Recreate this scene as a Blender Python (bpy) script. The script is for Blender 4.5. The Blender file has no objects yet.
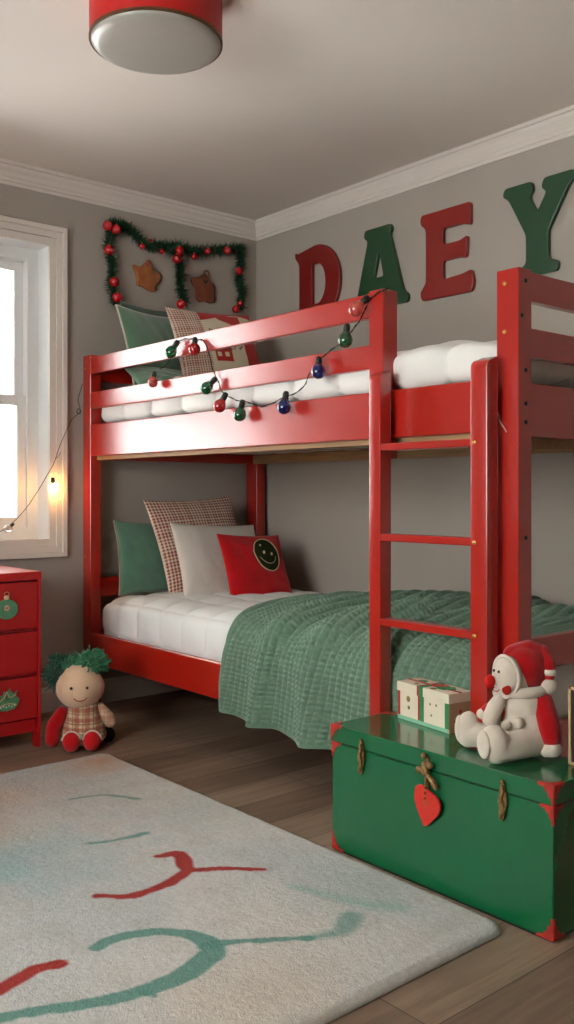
import bpy, bmesh, math, random
import numpy as np
from mathutils import Vector, Matrix
random.seed(7); np.random.seed(7)
PI = math.pi
SC = bpy.context.scene
COL = SC.collection

# ------------------------------------------------------------------ materials
def lin(c):
    if isinstance(c, str):
        c = c.lstrip('#'); c = tuple(int(c[i:i+2], 16)/255 for i in (0, 2, 4))
    return tuple((x/12.92 if x <= .04045 else ((x+.055)/1.055)**2.4) for x in c)

def mat(name, color, rough=.6, spec=.5, var=.0, vscale=8, bump=0., bscale=60, metal=0., coat=0., sheen=0., rvar=0., stretch=(1, 1, 1), attr=False, emit=None, estr=0.):
    m = bpy.data.materials.new(name); m.use_nodes = True
    nt = m.node_tree; N = nt.nodes; L = nt.links
    b = N['Principled BSDF']
    c = lin(color)
    b.inputs['Base Color'].default_value = (*c, 1)
    b.inputs['Roughness'].default_value = rough
    b.inputs['Specular IOR Level'].default_value = spec
    b.inputs['Metallic'].default_value = metal
    b.inputs['Coat Weight'].default_value = coat
    b.inputs['Coat Roughness'].default_value = .12
    b.inputs['Sheen Weight'].default_value = sheen
    b.inputs['Sheen Roughness'].default_value = .5
    if emit:
        b.inputs['Emission Color'].default_value = (*lin(emit), 1)
        b.inputs['Emission Strength'].default_value = estr
    tc = N.new('ShaderNodeTexCoord'); mp = N.new('ShaderNodeMapping')
    mp.inputs['Scale'].default_value = stretch
    L.new(tc.outputs['Object'], mp.inputs['Vector'])
    base = None
    if attr:
        a = N.new('ShaderNodeAttribute'); a.attribute_name = 'Col'; base = a.outputs['Color']
        L.new(base, b.inputs['Base Color'])
    n1 = N.new('ShaderNodeTexNoise'); n1.inputs['Scale'].default_value = vscale; n1.inputs['Detail'].default_value = 4
    L.new(mp.outputs[0], n1.inputs['Vector'])
    if var > 0:
        mx = N.new('ShaderNodeMix'); mx.data_type = 'RGBA'; mx.blend_type = 'MULTIPLY'
        mx.inputs[0].default_value = 1
        if base: L.new(base, mx.inputs[6])
        else: mx.inputs[6].default_value = (*c, 1)
        mr = N.new('ShaderNodeMapRange'); mr.inputs[1].default_value = .3; mr.inputs[2].default_value = .7
        mr.inputs[3].default_value = 1-var; mr.inputs[4].default_value = 1+var*.6
        L.new(n1.outputs['Fac'], mr.inputs[0]); L.new(mr.outputs[0], mx.inputs[7])
        L.new(mx.outputs[2], b.inputs['Base Color'])
    if rvar > 0:
        mr = N.new('ShaderNodeMapRange'); mr.inputs[3].default_value = max(0, rough-rvar); mr.inputs[4].default_value = rough+rvar
        L.new(n1.outputs['Fac'], mr.inputs[0]); L.new(mr.outputs[0], b.inputs['Roughness'])
    if bump > 0:
        n2 = N.new('ShaderNodeTexNoise'); n2.inputs['Scale'].default_value = bscale; n2.inputs['Detail'].default_value = 3
        L.new(mp.outputs[0], n2.inputs['Vector'])
        bp = N.new('ShaderNodeBump'); bp.inputs['Strength'].default_value = bump; bp.inputs['Distance'].default_value = .003
        L.new(n2.outputs['Fac'], bp.inputs['Height']); L.new(bp.outputs[0], b.inputs['Normal'])
    return m

def floor_mat():
    m = bpy.data.materials.new('wood planks'); m.use_nodes = True
    nt = m.node_tree; N = nt.nodes; L = nt.links; b = N['Principled BSDF']
    tc = N.new('ShaderNodeTexCoord'); mp = N.new('ShaderNodeMapping')
    mp.inputs['Rotation'].default_value = (0, 0, PI/2)
    L.new(tc.outputs['Object'], mp.inputs['Vector'])
    br = N.new('ShaderNodeTexBrick'); br.offset = .37
    br.inputs['Scale'].default_value = 1; br.inputs['Brick Width'].default_value = 1.25; br.inputs['Row Height'].default_value = .17
    br.inputs['Mortar Size'].default_value = .0014; br.inputs['Mortar Smooth'].default_value = .3; br.inputs['Bias'].default_value = 0
    br.inputs['Color1'].default_value = (*lin('#6a5546'), 1); br.inputs['Color2'].default_value = (*lin('#9c8571'), 1)
    br.inputs['Mortar'].default_value = (*lin('#3a2c23'), 1)
    L.new(mp.outputs[0], br.inputs['Vector'])
    m2 = N.new('ShaderNodeMapping'); m2.inputs['Scale'].default_value = (1.5, 22, 1)
    L.new(mp.outputs[0], m2.inputs['Vector'])
    n = N.new('ShaderNodeTexNoise'); n.inputs['Scale'].default_value = 2.2; n.inputs['Detail'].default_value = 7; n.inputs['Distortion'].default_value = .6
    L.new(m2.outputs[0], n.inputs['Vector'])
    r = N.new('ShaderNodeMapRange'); r.inputs[1].default_value = .3; r.inputs[2].default_value = .7; r.inputs[3].default_value = .72; r.inputs[4].default_value = 1.2
    L.new(n.outputs['Fac'], r.inputs[0])
    n3 = N.new('ShaderNodeTexNoise'); n3.inputs['Scale'].default_value = 2.5; n3.inputs['Detail'].default_value = 3
    L.new(mp.outputs[0], n3.inputs['Vector'])
    r3 = N.new('ShaderNodeMapRange'); r3.inputs[1].default_value = .35; r3.inputs[2].default_value = .65; r3.inputs[3].default_value = .85; r3.inputs[4].default_value = 1.12
    L.new(n3.outputs['Fac'], r3.inputs[0])
    mu = N.new('ShaderNodeMath'); mu.operation = 'MULTIPLY'; L.new(r.outputs[0], mu.inputs[0]); L.new(r3.outputs[0], mu.inputs[1])
    mx = N.new('ShaderNodeMix'); mx.data_type = 'RGBA'; mx.blend_type = 'MULTIPLY'; mx.inputs[0].default_value = 1
    L.new(br.outputs['Color'], mx.inputs[6]); L.new(mu.outputs[0], mx.inputs[7]); L.new(mx.outputs[2], b.inputs['Base Color'])
    b.inputs['Roughness'].default_value = .42; b.inputs['Specular IOR Level'].default_value = .4
    bp = N.new('ShaderNodeBump'); bp.inputs['Strength'].default_value = .35; bp.inputs['Distance'].default_value = .002
    L.new(n.outputs['Fac'], bp.inputs['Height']); L.new(bp.outputs[0], b.inputs['Normal'])
    return m

def glass_mat():
    m = bpy.data.materials.new('window glass'); m.use_nodes = True
    nt = m.node_tree; N = nt.nodes; L = nt.links
    N.remove(N['Principled BSDF']); out = N['Material Output']
    t = N.new('ShaderNodeBsdfTransparent'); t.inputs[0].default_value = (.95, .97, .97, 1)
    g = N.new('ShaderNodeBsdfGlossy'); g.inputs['Roughness'].default_value = .02
    fr = N.new('ShaderNodeFresnel'); fr.inputs[0].default_value = 1.45
    mx = N.new('ShaderNodeMixShader'); L.new(fr.outputs[0], mx.inputs[0]); L.new(t.outputs[0], mx.inputs[1]); L.new(g.outputs[0], mx.inputs[2])
    L.new(mx.outputs[0], out.inputs[0]); return m

M = {}
M['wall'] = mat('warm grey wall paint', '#aaa197', .85, .3, var=.03, vscale=3, bump=.08, bscale=180)
M['ceil'] = mat('ceiling paint', '#e6ddd4', .9, .2, var=.02, vscale=2, bump=.05, bscale=150)
M['trim'] = mat('painted trim', '#dcd3ca', .5, .4, bump=.03, bscale=90)
M['frame'] = mat('white window frame', '#e4e4e2', .4, .5)
M['floor'] = floor_mat()
M['glass'] = glass_mat()
M['siding'] = mat('pale siding', '#e8e8e8', .9, .1, var=.06, vscale=2)
M['snow'] = mat('pale sill outside', '#ffffff', .9, .1)
M['red'] = mat('glossy red bed paint', '#ad1c0e', .32, .5, var=.03, vscale=5, bump=.02, bscale=25, coat=1.)
M['red'].node_tree.nodes['Principled BSDF'].inputs['Coat Roughness'].default_value = .2
M['drawer'] = mat('red dresser paint', '#b01218', .35, .5, var=.05, vscale=4, coat=.15)
M['pine'] = mat('bare pine', '#a9845f', .6, .3, var=.2, vscale=6, stretch=(1, 12, 12))
M['dark'] = mat('dark metal', '#2a201a', .45, .5, metal=.6)
M['gold'] = mat('brass screw', '#b38a4a', .35, .5, metal=.9)
M['quilt'] = mat('white cotton quilt', '#e4e2dd', .9, .2, bump=.2, bscale=160, sheen=.15)
M['lquilt'] = mat('white cotton coverlet', '#eaeae7', .9, .2, bump=.2, bscale=160, sheen=.15)
M['matt'] = mat('mattress ticking', '#cfcac2', .9, .2, bump=.1, bscale=200)
M['knit'] = mat('sage knit wool', '#6a8671', .95, .15, var=.1, vscale=30, bump=.5, bscale=420, sheen=.3)
M['velvet'] = mat('green velvet', '#5b8266', .75, .3, var=.12, vscale=9, bump=.2, bscale=60, sheen=.7)
M['linen'] = mat('green cotton', '#5a7f6b', .85, .2, var=.08, vscale=12, bump=.3, bscale=200, sheen=.3)
M['darkvelvet'] = mat('deep green velvet', '#2f4f3c', .8, .3, var=.12, vscale=9, bump=.2, bscale=60, sheen=.5)
M['piping'] = mat('pale piping', '#c9c3b2', .85, .2, bump=.2, bscale=300)
M['greenpipe'] = mat('green and pink cord', '#8d8a78', .85, .2, bump=.3, bscale=200)
M['cream'] = mat('cream linen', '#dcd4c9', .9, .2, var=.04, vscale=20, bump=.4, bscale=240, sheen=.2)
M['redfab'] = mat('red cotton', '#c00d14', .85, .2, var=.08, vscale=12, bump=.4, bscale=160, sheen=.2)
M['olive'] = mat('olive felt', '#31371f', .95, .1, var=.15, vscale=50, bump=.5, bscale=300)
M['stitch'] = mat('cream stitching', '#c8b48c', .9, .1)
M['printed'] = mat('printed cotton', '#ffffff', .9, .2, attr=True, bump=.3, bscale=260, sheen=.2)
M['rug'] = mat('wool pile rug', '#ffffff', 1., .1, attr=True, var=.10, vscale=70, bump=.9, bscale=260, sheen=.08)
M['rugback'] = mat('rug backing', '#a7957e', .95, .1, bump=.5, bscale=200)
M['trunk'] = mat('green enamel', '#075f37', .2, .55, var=.07, vscale=4, coat=.5, rvar=.05, bump=.02, bscale=12)
M['trunkdark'] = mat('trunk seam', '#0b1a12', .6, .3)
M['guard'] = mat('worn red metal', '#b3271d', .45, .5, var=.35, vscale=60, bump=.5, bscale=120)
M['brass'] = mat('aged brass', '#8d6f45', .45, .5, metal=.65, var=.45, vscale=120, bump=.9, bscale=160)
M['heart'] = mat('red enamel', '#c92a1c', .4, .5, var=.05, vscale=30, coat=.2)
M['plush'] = mat('cream plush', '#cfc2b2', .95, .1, var=.05, vscale=40, bump=.5, bscale=420, sheen=.5)
M['plushred'] = mat('red plush', '#a80a10', .95, .1, var=.06, vscale=40, bump=.5, bscale=420, sheen=.3)
M['skin'] = mat('beige doll cotton', '#d6b294', .9, .15, var=.04, vscale=30, bump=.3, bscale=300, sheen=.3)
M['black'] = mat('black bead', '#0c0908', .3, .5)
M['thread'] = mat('red thread', '#9c2a20', .9, .1)
M['yarn'] = mat('green yarn', '#2f7a53', .95, .1, var=.25, vscale=40, sheen=.4)
M['darkyarn'] = mat('dark green yarn', '#1e4a35', .95, .1, var=.25, vscale=40, sheen=.3)
M['darkfab'] = mat('dark green felt', '#1f2a1a', .95, .1)
M['noser'] = mat('red felt nose', '#d0180f', .7, .3, bump=.3, bscale=300)
M['mouth'] = mat('brick red felt', '#9c2219', .9, .1)
M['carton'] = mat('cream card', '#d9ccb6', .7, .3, var=.05, vscale=20)
M['kraft'] = mat('kraft card', '#b58f6f', .75, .3, var=.08, vscale=25)
M['ribr'] = mat('red ribbon', '#a32320', .5, .4)
M['ribg'] = mat('green ribbon', '#2e7a48', .5, .4)
M['mint'] = mat('mint ribbon', '#7fb394', .55, .4)
M['print'] = mat('gold print', '#8c7440', .6, .4, var=.3, vscale=80)
M['wicker'] = mat('pale wood frame', '#b5956b', .6, .3, var=.15, vscale=30)
M['darkbox'] = mat('dark printed box', '#28241a', .6, .4, var=.6, vscale=22)
M['fol'] = mat('garland needles', '#274b33', .85, .2, var=.35, vscale=30)
M['stem'] = mat('garland wire', '#2c3a22', .9, .1)
M['bauble'] = mat('red glossy bauble', '#b8101c', .22, .6, coat=.5)
M['ginger'] = mat('gingerbread', '#a8653c', .75, .3, var=.2, vscale=25, bump=.4, bscale=90)
M['ginger2'] = mat('dark gingerbread', '#7c432f', .75, .3, var=.2, vscale=25, bump=.4, bscale=90)
M['gingerloop'] = mat('brown loop', '#8d4a3a', .7, .3)
M['lred'] = mat('oxblood letter paint', '#7c120e', .4, .5, var=.06, vscale=6, coat=.2)
M['lgreen'] = mat('forest letter paint', '#1c452a', .4, .5, var=.06, vscale=6, coat=.2)
M['lred2'] = mat('brick letter paint', '#8c211b', .35, .5, var=.06, vscale=6, coat=.2)
M['shade'] = mat('red lamp shade', '#b3100c', .5, .4)
M['rim'] = mat('lamp rim', '#5c3a20', .4, .5, metal=.4)
M['diff'] = mat('frosted diffuser', '#a5a198', .3, .5)
M['wire'] = mat('black green wire', '#161d16', .6, .3)
M['warmwire'] = mat('dark brown wire', '#3a3028', .6, .3)
M['sock'] = mat('black socket', '#141a14', .4, .4)
M['white'] = mat('white glaze', '#e6e0d8', .25, .5)
M['badge'] = mat('green glitter ornament', '#568f6a', .6, .4, var=.25, vscale=70, bump=.6, bscale=150)
M['badge2'] = mat('pale ornament trim', '#c7ab82', .6, .4)
M['twine'] = mat('pale pink twine', '#d99a8c', .8, .2)
M['lit'] = mat('glowing bulb', '#fff0cc', .3, .3, emit='#ffb565', estr=30)
for k, c in dict(bg='#0c5b34', br='#c01a1a', bb='#10206a', bp='#d4574c').items():
    m = mat('bulb glass '+k, c, .12, .7, coat=.6, var=.3, vscale=60)
    m.node_tree.nodes['Principled BSDF'].inputs['Transmission Weight'].default_value = .25
    M[k] = m
M['bclear'] = mat('clear bulb', '#efe9df', .1, .6)
M['bclear'].node_tree.nodes['Principled BSDF'].inputs['Transmission Weight'].default_value = .6

# ------------------------------------------------------------------ object helpers
ORG = {}
def link(o, parent=None, org=None):
    """meshes are modelled in world metres; a thing's own origin sits at its base"""
    COL.objects.link(o)
    if parent is not None:
        o.parent = parent
        p = ORG.get(parent.name, Vector((0, 0, 0)))
        o.location = -p if p.length else Vector((0, 0, 0))
        ORG[o.name] = Vector((0, 0, 0))
    return o

def thing(name, label, cat, loc, group=None):
    o = bpy.data.objects.new(name, None); COL.objects.link(o)
    o.location = loc; o.empty_display_size = .05
    o['label'] = label; o['category'] = cat
    if group: o['group'] = group
    ORG[o.name] = Vector(loc); return o

def meshdata(name, verts, faces, m, smooth=True, cols=None):
    me = bpy.data.meshes.new(name)
    me.from_pydata([tuple(v) for v in verts], [], faces)
    me.materials.append(m)
    if smooth: me.polygons.foreach_set('use_smooth', [True]*len(me.polygons))
    if cols is not None:
        ca = me.color_attributes.new('Col', 'FLOAT_COLOR', 'POINT')
        a = np.ones((len(verts), 4)); a[:, :3] = cols
        ca.data.foreach_set('color', a.ravel())
    me.update(); return me

def mobj(name, me, parent=None, kind=None, label=None, cat=None, group=None):
    if parent is None:
        n = len(me.vertices); co = np.empty(n*3); me.vertices.foreach_get('co', co); co = co.reshape(-1, 3)
        c = Vector(((co[:, 0].min()+co[:, 0].max())/2, (co[:, 1].min()+co[:, 1].max())/2, co[:, 2].min()))
        me.transform(Matrix.Translation(-c))
        o = bpy.data.objects.new(name, me); COL.objects.link(o); o.location = c; ORG[o.name] = c.copy()
        # children are modelled in world metres: link() subtracts this origin
    else:
        o = bpy.data.objects.new(name, me); link(o, parent)
    if kind: o['kind'] = kind
    if label: o['label'] = label
    if cat: o['category'] = cat
    if group: o['group'] = group
    return o

class B:
    def __init__(s): s.bm = bmesh.new(); s.smooth = False
    def add(s, verts, faces):
        vs = [s.bm.verts.new(v) for v in verts]
        for f in faces:
            try: s.bm.faces.new([vs[i] for i in f])
            except ValueError: pass
        return s
    def box(s, x0, x1, y0, y1, z0, z1, bev=.003, seg=2, rot=None, piv=None):
        t = bmesh.new(); bmesh.ops.create_cube(t, size=1)
        for v in t.verts: v.co = Vector(((x0+x1)/2+v.co.x*(x1-x0), (y0+y1)/2+v.co.y*(y1-y0), (z0+z1)/2+v.co.z*(z1-z0)))
        if bev: bmesh.ops.bevel(t, geom=list(t.edges), offset=bev, segments=seg, profile=.7, affect='EDGES')
        ly = t.faces.layers.int.new('flat')
        for f in sorted(t.faces, key=lambda f: -f.calc_area())[:6]: f[ly] = 1
        if rot is not None:
            p = Vector(piv) if piv else Vector(((x0+x1)/2, (y0+y1)/2, (z0+z1)/2))
            for v in t.verts: v.co = rot @ (v.co-p)+p
        return s.merge(t)
    def merge(s, t):
        me = bpy.data.meshes.new('t'); t.to_mesh(me); t.free(); s.bm.from_mesh(me); bpy.data.meshes.remove(me); return s
    def ell(s, c, r, u=24, v=16, rot=None):
        t = bmesh.new(); bmesh.ops.create_uvsphere(t, u_segments=u, v_segments=v, radius=1)
        r = (r, r, r) if isinstance(r, (int, float)) else r
        for w in t.verts:
            w.co = Vector((w.co.x*r[0], w.co.y*r[1], w.co.z*r[2]))
            if rot is not None: w.co = rot @ w.co
            w.co += Vector(c)
        return s.merge(t)
    def tube(s, pts, r, n=8, cap=True):
        pts = [Vector(p) for p in pts]; k = len(pts)
        rr = r if isinstance(r, (list, tuple)) else [r]*k
        d0 = (pts[1]-pts[0]).normalized(); a = d0.orthogonal().normalized()
        rings = []
        for i, p in enumerate(pts):
            d = (pts[min(i+1, k-1)]-pts[max(i-1, 0)])
            d = d.normalized() if d.length > 1e-9 else d0
            a = (a-d*a.dot(d)); a = a.normalized() if a.length > 1e-6 else d.orthogonal().normalized()
            b = d.cross(a)
            rings.append([s.bm.verts.new(p+(a*math.cos(2*PI*j/n)+b*math.sin(2*PI*j/n))*rr[i]) for j in range(n)])
        for i in range(k-1):
            for j in range(n):
                s.bm.faces.new([rings[i][j], rings[i][(j+1) % n], rings[i+1][(j+1) % n], rings[i+1][j]])
        if cap:
            s.bm.faces.new(list(reversed(rings[0]))); s.bm.faces.new(rings[-1])
        return s
    def lathe(s, prof, c, n=32, rot=None):
        rings = []
        for (r, z) in prof:
            ring = []
            for j in range(n):
                p = Vector((r*math.cos(2*PI*j/n), r*math.sin(2*PI*j/n), z))
                if rot is not None: p = rot @ p
                ring.append(s.bm.verts.new(p+Vector(c)))
            rings.append(ring)
        for i in range(len(prof)-1):
            for j in range(n):
                s.bm.faces.new([rings[i][j], rings[i][(j+1) % n], rings[i+1][(j+1) % n], rings[i+1][j]])
        if prof[0][0] > 1e-5: s.bm.faces.new(list(reversed(rings[0])))
        if prof[-1][0] > 1e-5: s.bm.faces.new(rings[-1])
        return s
    def prism(s, poly, f, th, bev=0):
        """poly: 2-D outline; f(u, v, w) gives the world point; w runs 0..th"""
        n = len(poly)
        a = [s.bm.verts.new(f(u, v, 0)) for u, v in poly]; b = [s.bm.verts.new(f(u, v, th)) for u, v in poly]
        s.bm.faces.new(list(reversed(a))); s.bm.faces.new(b)
        for i in range(n): s.bm.faces.new([a[i], a[(i+1) % n], b[(i+1) % n], b[i]])
        return s
    def out(s, name, m, parent=None, smooth=None, **kw):
        bmesh.ops.remove_doubles(s.bm, verts=s.bm.verts, dist=1e-7)
        bmesh.ops.recalc_face_normals(s.bm, faces=s.bm.faces)
        me = bpy.data.meshes.new(name); s.bm.to_mesh(me); s.bm.free(); me.materials.append(m)
        if smooth: me.polygons.foreach_set('use_smooth', [True]*len(me.polygons))
        elif smooth is None:
            me.polygons.foreach_set('use_smooth', [True]*len(me.polygons))
            me.set_sharp_from_angle(angle=math.radians(35))
            at = me.attributes.get('flat')
            if at:
                v = np.zeros(len(me.polygons), dtype=np.int32); at.data.foreach_get('value', v)
                me.polygons.foreach_set('use_smooth', [not k for k in v])
                me.attributes.remove(me.attributes['flat'])
        return mobj(name, me, parent, **kw)

def catmull(pts, n=8):
    P = [Vector(p) for p in pts]; P = [P[0]*2-P[1]]+P+[P[-1]*2-P[-2]]; out = []
    for i in range(1, len(P)-2):
        for k in range(n):
            t = k/n; a, b, c, d = P[i-1:i+3]
            out.append(.5*((2*b)+(c-a)*t+(2*a-5*b+4*c-d)*t*t+(3*b-a-3*c+d)*t**3))
    out.append(P[-2]); return out

def grid_faces(n, m, off=0, wrap=False, flip=False):
    f = []
    for i in range(n-1):
        for j in range(m-1 if not wrap else m):
            q = (off+i*m+j, off+i*m+(j+1) % m, off+(i+1)*m+(j+1) % m, off+(i+1)*m+j)
            f.append(q[::-1] if flip else q)
    return f

def normals(P):
    du = np.gradient(P, axis=0); dv = np.gradient(P, axis=1)
    n = np.cross(du, dv); n /= np.linalg.norm(n, axis=2, keepdims=True)+1e-12
    return n

def wob(x, y, seed, f=1., k=6):
    r = np.random.RandomState(seed); o = 0
    for i in range(k):
        a = r.uniform(0, 2*PI); s = f*r.uniform(.6, 2.2); o = o+np.sin((x*math.cos(a)+y*math.sin(a))*s+r.uniform(0, 2*PI))/k
    return o

def evalmesh(o):
    dg = bpy.context.evaluated_depsgraph_get(); dg.update()
    return bpy.data.meshes.new_from_object(o.evaluated_get(dg), depsgraph=dg)

def blob(name, b, m, parent, voxel=.004, smooth=6, colf=None, **kw):
    """fuse overlapping solids into one continuous skin"""
    me = bpy.data.meshes.new('tmp'); bmesh.ops.recalc_face_normals(b.bm, faces=b.bm.faces); b.bm.to_mesh(me); b.bm.free()
    o = bpy.data.objects.new('tmp', me); COL.objects.link(o)
    r = o.modifiers.new('r', 'REMESH'); r.mode = 'VOXEL'; r.voxel_size = voxel; r.use_smooth_shade = True
    s = o.modifiers.new('s', 'SMOOTH'); s.factor = .5; s.iterations = smooth
    e = evalmesh(o); bpy.data.objects.remove(o); bpy.data.meshes.remove(me)
    e.name = name; e.materials.clear(); e.materials.append(m)
    e.polygons.foreach_set('use_smooth', [True]*len(e.polygons))
    if colf:
        n = len(e.vertices); co = np.empty(n*3); e.vertices.foreach_get('co', co); co = co.reshape(-1, 3)
        ca = e.color_attributes.new('Col', 'FLOAT_COLOR', 'POINT'); a = np.ones((n, 4)); a[:, :3] = colf(co); ca.data.foreach_set('color', a.ravel())
    return mobj(name, e, parent, **kw)

# ------------------------------------------------------------------ room shell
H = 2.45; RX = 5.2; RY = -4.5
def struct(b, name, m, parent=None, **kw):
    return b.out(name, m, parent, kind='structure', **kw)
WY0, WY1, WZ0, WZ1 = -2.30, -1.207, .775, 2.124
T = .16
struct(B().box(-.2, RX+.2, RY-.2, .2, -.1, 0, 0), 'floor', M['floor'])
struct(B().box(-.2, RX+.2, RY-.2, .2, H, H+.1, 0), 'ceiling', M['ceil'])
w = B().box(-T, 0, WY1, T, 0, H, 0).box(-T, 0, RY-T, WY0, 0, H, 0).box(-T, 0, WY0, WY1, 0, WZ0, 0).box(-T, 0, WY0, WY1, WZ1, H, 0)
struct(w, 'wall_left', M['wall'])
struct(B().box(0, RX+T, 0, T, 0, H, 0), 'wall_right', M['wall'])
# wall behind the camera; its unseen second window is added for fill light
W2 = (1.5, 3.3, .8, 2.15)
w = B().box(0, W2[0], RY-T, RY, 0, H, 0).box(W2[1], RX+T, RY-T, RY, 0, H, 0).box(W2[0], W2[1], RY-T, RY, 0, W2[2], 0).box(W2[0], W2[1], RY-T, RY, W2[3], H, 0)
struct(w, 'wall_back', M['wall'])
struct(B().box(RX, RX+T, RY, 0, 0, H, 0), 'wall_far', M['wall'])

def crown(along, name):
    prof = [(0, 0), (.006, 0), (.008, .012), (.014, .016), (.014, .028), (.019, .034), (.024, .05), (.034, .064), (.036, .078), (.044, .081), (.046, .094), (0, .094)]
    b = B(); z0 = H-.094
    n = len(prof)
    if along == 'x': A = [(0+d, -d, z0+h) for d, h in prof]; C = [(RX, -d, z0+h) for d, h in prof]
    else: A = [(d, -d, z0+h) for d, h in prof]; C = [(d, RY, z0+h) for d, h in prof]
    b.add(A+C, [(i, (i+1) % n, n+(i+1) % n, n+i) for i in range(n)]+[tuple(range(n)), tuple(range(2*n-1, n-1, -1))])
    struct(b, name, M['trim'], smooth=False)
crown('x', 'trim_1'); crown('y', 'trim_2')
def base(along, name):
    prof = [(0, 0), (.014, 0), (.014, .088), (.011, .094), (.011, .1), (.005, .11), (0, .11)]
    n = len(prof); b = B()
    if along == 'x': A = [(d, -d, h) for d, h in prof]; C = [(RX, -d, h) for d, h in prof]
    else: A = [(d, -d, h) for d, h in prof]; C = [(d, RY, h) for d, h in prof]
    b.add(A+C, [(i, (i+1) % n, n+(i+1) % n, n+i) for i in range(n)]+[tuple(range(n)), tuple(range(2*n-1, n-1, -1))])
    struct(b, name, M['trim'], smooth=False)
base('x', 'baseboard_right'); base('y', 'baseboard_left')

# window on the left wall: casing, jamb, two sashes, panes
win = bpy.data.objects.new('window_1', None); COL.objects.link(win); win['kind'] = 'structure'
def ring(b, y0, y1, z0, z1, w, x0, x1, bev=.002):
    b.box(x0, x1, y0, y0+w, z0, z1, bev).box(x0, x1, y1-w, y1, z0, z1, bev)
    b.box(x0, x1, y0+w, y1-w, z0, z0+w, bev).box(x0, x1, y0+w, y1-w, z1-w, z1, bev)
    return b
b = B()
ring(b, WY0-.079, WY1+.079, WZ0-.072, WZ1+.084, .022, 0, .026)
ring(b, WY0-.058, WY1+.058, WZ0-.052, WZ1+.062, .030, 0, .019)
ring(b, WY0-.03, WY1+.03, WZ0-.024, WZ1+.03, .034, 0, .014)
b.out('casing', M['trim'], win)
b = B()
ring(b, WY0-.002, WY1+.002, WZ0-.002, WZ1+.002, .008, -.125, .004, .001)
ring(b, WY0+.005, WY1-.005, WZ0+.005, WZ1-.005, .05, -.15, -.10)
ring(b, WY0+.05, WY1-.05, WZ0+.05, WZ1-.05, .013, -.15, -.092)
b.out('jamb', M['frame'], win)
SY0, SY1, SZ0, SZ1 = WY0+.06, WY1-.06, WZ0+.062, WZ1-.062; ZM = 1.42
lo = ring(B(), SY0, SY1, SZ0, ZM+.02, .046, -.135, -.105).out('lower_sash', M['frame'], win)
up = ring(B(), SY0, SY1, ZM-.02, SZ1, .046, -.158, -.137).out('upper_sash', M['frame'], win)
B().box(-.122, -.118, SY0+.04, SY1-.04, SZ0+.04, ZM-.02, 0).out('pane', M['glass'], lo)
B().box(-.150, -.146, SY0+.04, SY1-.04, ZM+.02, SZ1-.04, 0).out('pane', M['glass'], up)
# second window, unseen behind the camera, added to carry the fill light
fill_win = bpy.data.objects.new('fill_window', None); COL.objects.link(fill_win); fill_win['kind'] = 'structure'
b = B(); x0, x1, z0, z1 = W2
for (a, c, d, e) in ((x0-.08, x0, z0-.08, z1+.08), (x1, x1+.08, z0-.08, z1+.08), (x0, x1, z1, z1+.08), (x0, x1, z0-.08, z0)): b.box(a, c, RY, RY+.022, d, e, .003)
b.out('casing', M['trim'], fill_win)
b = B()
for (a, c, d, e) in ((x0, x0+.05, z0, z1), (x1-.05, x1, z0, z1), (x0, x1, z1-.05, z1), (x0, x1, z0, z0+.05), (x0, x1, 1.44, 1.48), ((x0+x1)/2-.03, (x0+x1)/2+.03, z0, z1)): b.box(a, c, RY-.12, RY-.08, d, e, .003)
b.out('sash', M['frame'], fill_win)
B().box(x0+.04, x1-.04, RY-.102, RY-.098, z0+.04, z1-.04, 0).out('pane', M['glass'], fill_win)

# pale house across the way, seen through the left window
nb = thing('neighbour_house', 'pale house wall with horizontal boards seen through the window', 'house', (-5.2, -1.6, -1.0))
b = B()
for k in range(9): b.box(-5.3, -5.2+.01*(k % 2), -8, 6, -1+k*.55, -1+k*.55+.53, .01)
b.out('wall', M['siding'], nb)
B().box(-5.2, -5.0, -6, 3, .1, .32, .03).out('ledge', M['snow'], nb)
b = B(); ring(b, -1.9, -.9, 1.3, 2.6, .09, -5.2, -5.12); b.out('window_frame', M['frame'], nb)

# ------------------------------------------------------------------ bunk bed
YF = -1.046; BX0, BX1 = .02, 2.434
bed = thing('bunk_bed', 'tall glossy red wooden bunk bed with slatted guard rails and a ladder', 'bunk bed', (1.2, -.55, 0))
for (x0, x1, y0, y1, z) in ((BX0, BX0+.07, YF, YF+.055, 1.63), (BX1-.072, BX1, YF, YF+.06, 1.598), (BX0, BX0+.09, -.085, -.03, 1.63), (BX1-.09, BX1, -.085, -.03, 1.612)):
    B().box(x0, x1, y0, y1, 0, z, .005, 3).out('post', M['red'], bed)
xi, xo = BX0+.068, 1.93
for z0, z1 in ((1.540, 1.616), (1.381, 1.456)):
    B().box(xi, xo, YF, YF+.024, z0, z1, .005, 3).out('guard_rail', M['red'], bed)
B().box(xi, BX1-.07, YF, YF+.028, 1.163, 1.308, .006, 3).out('side_board', M['red'], bed)
B().box(xi, BX1-.07, -.075, -.045, 1.163, 1.308, .006, 3).out('side_board', M['red'], bed)
# foot and head ends
for xa, xb in ((BX1-.03, BX1-.002), (BX0+.02, BX0+.048)):
    for z0, z1, n in ((1.514, 1.593, 'end_rail'), (1.363, 1.441, 'end_rail'), (1.147, 1.293, 'end_board'), (.51, .60, 'end_rail'), (.214, .351, 'end_board')):
        B().box(xa, xb, YF+.055, -.08, z0, z1, .005, 3).out(n, M['red'], bed)
# lower bed rails
B().box(xi, BX1-.07, YF, YF+.028, .214, .352, .006, 3).out('side_board', M['red'], bed)
B().box(xi+.02, BX1-.09, -.075, -.045, .214, .352, .006, 3).out('side_board', M['red'], bed)
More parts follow.
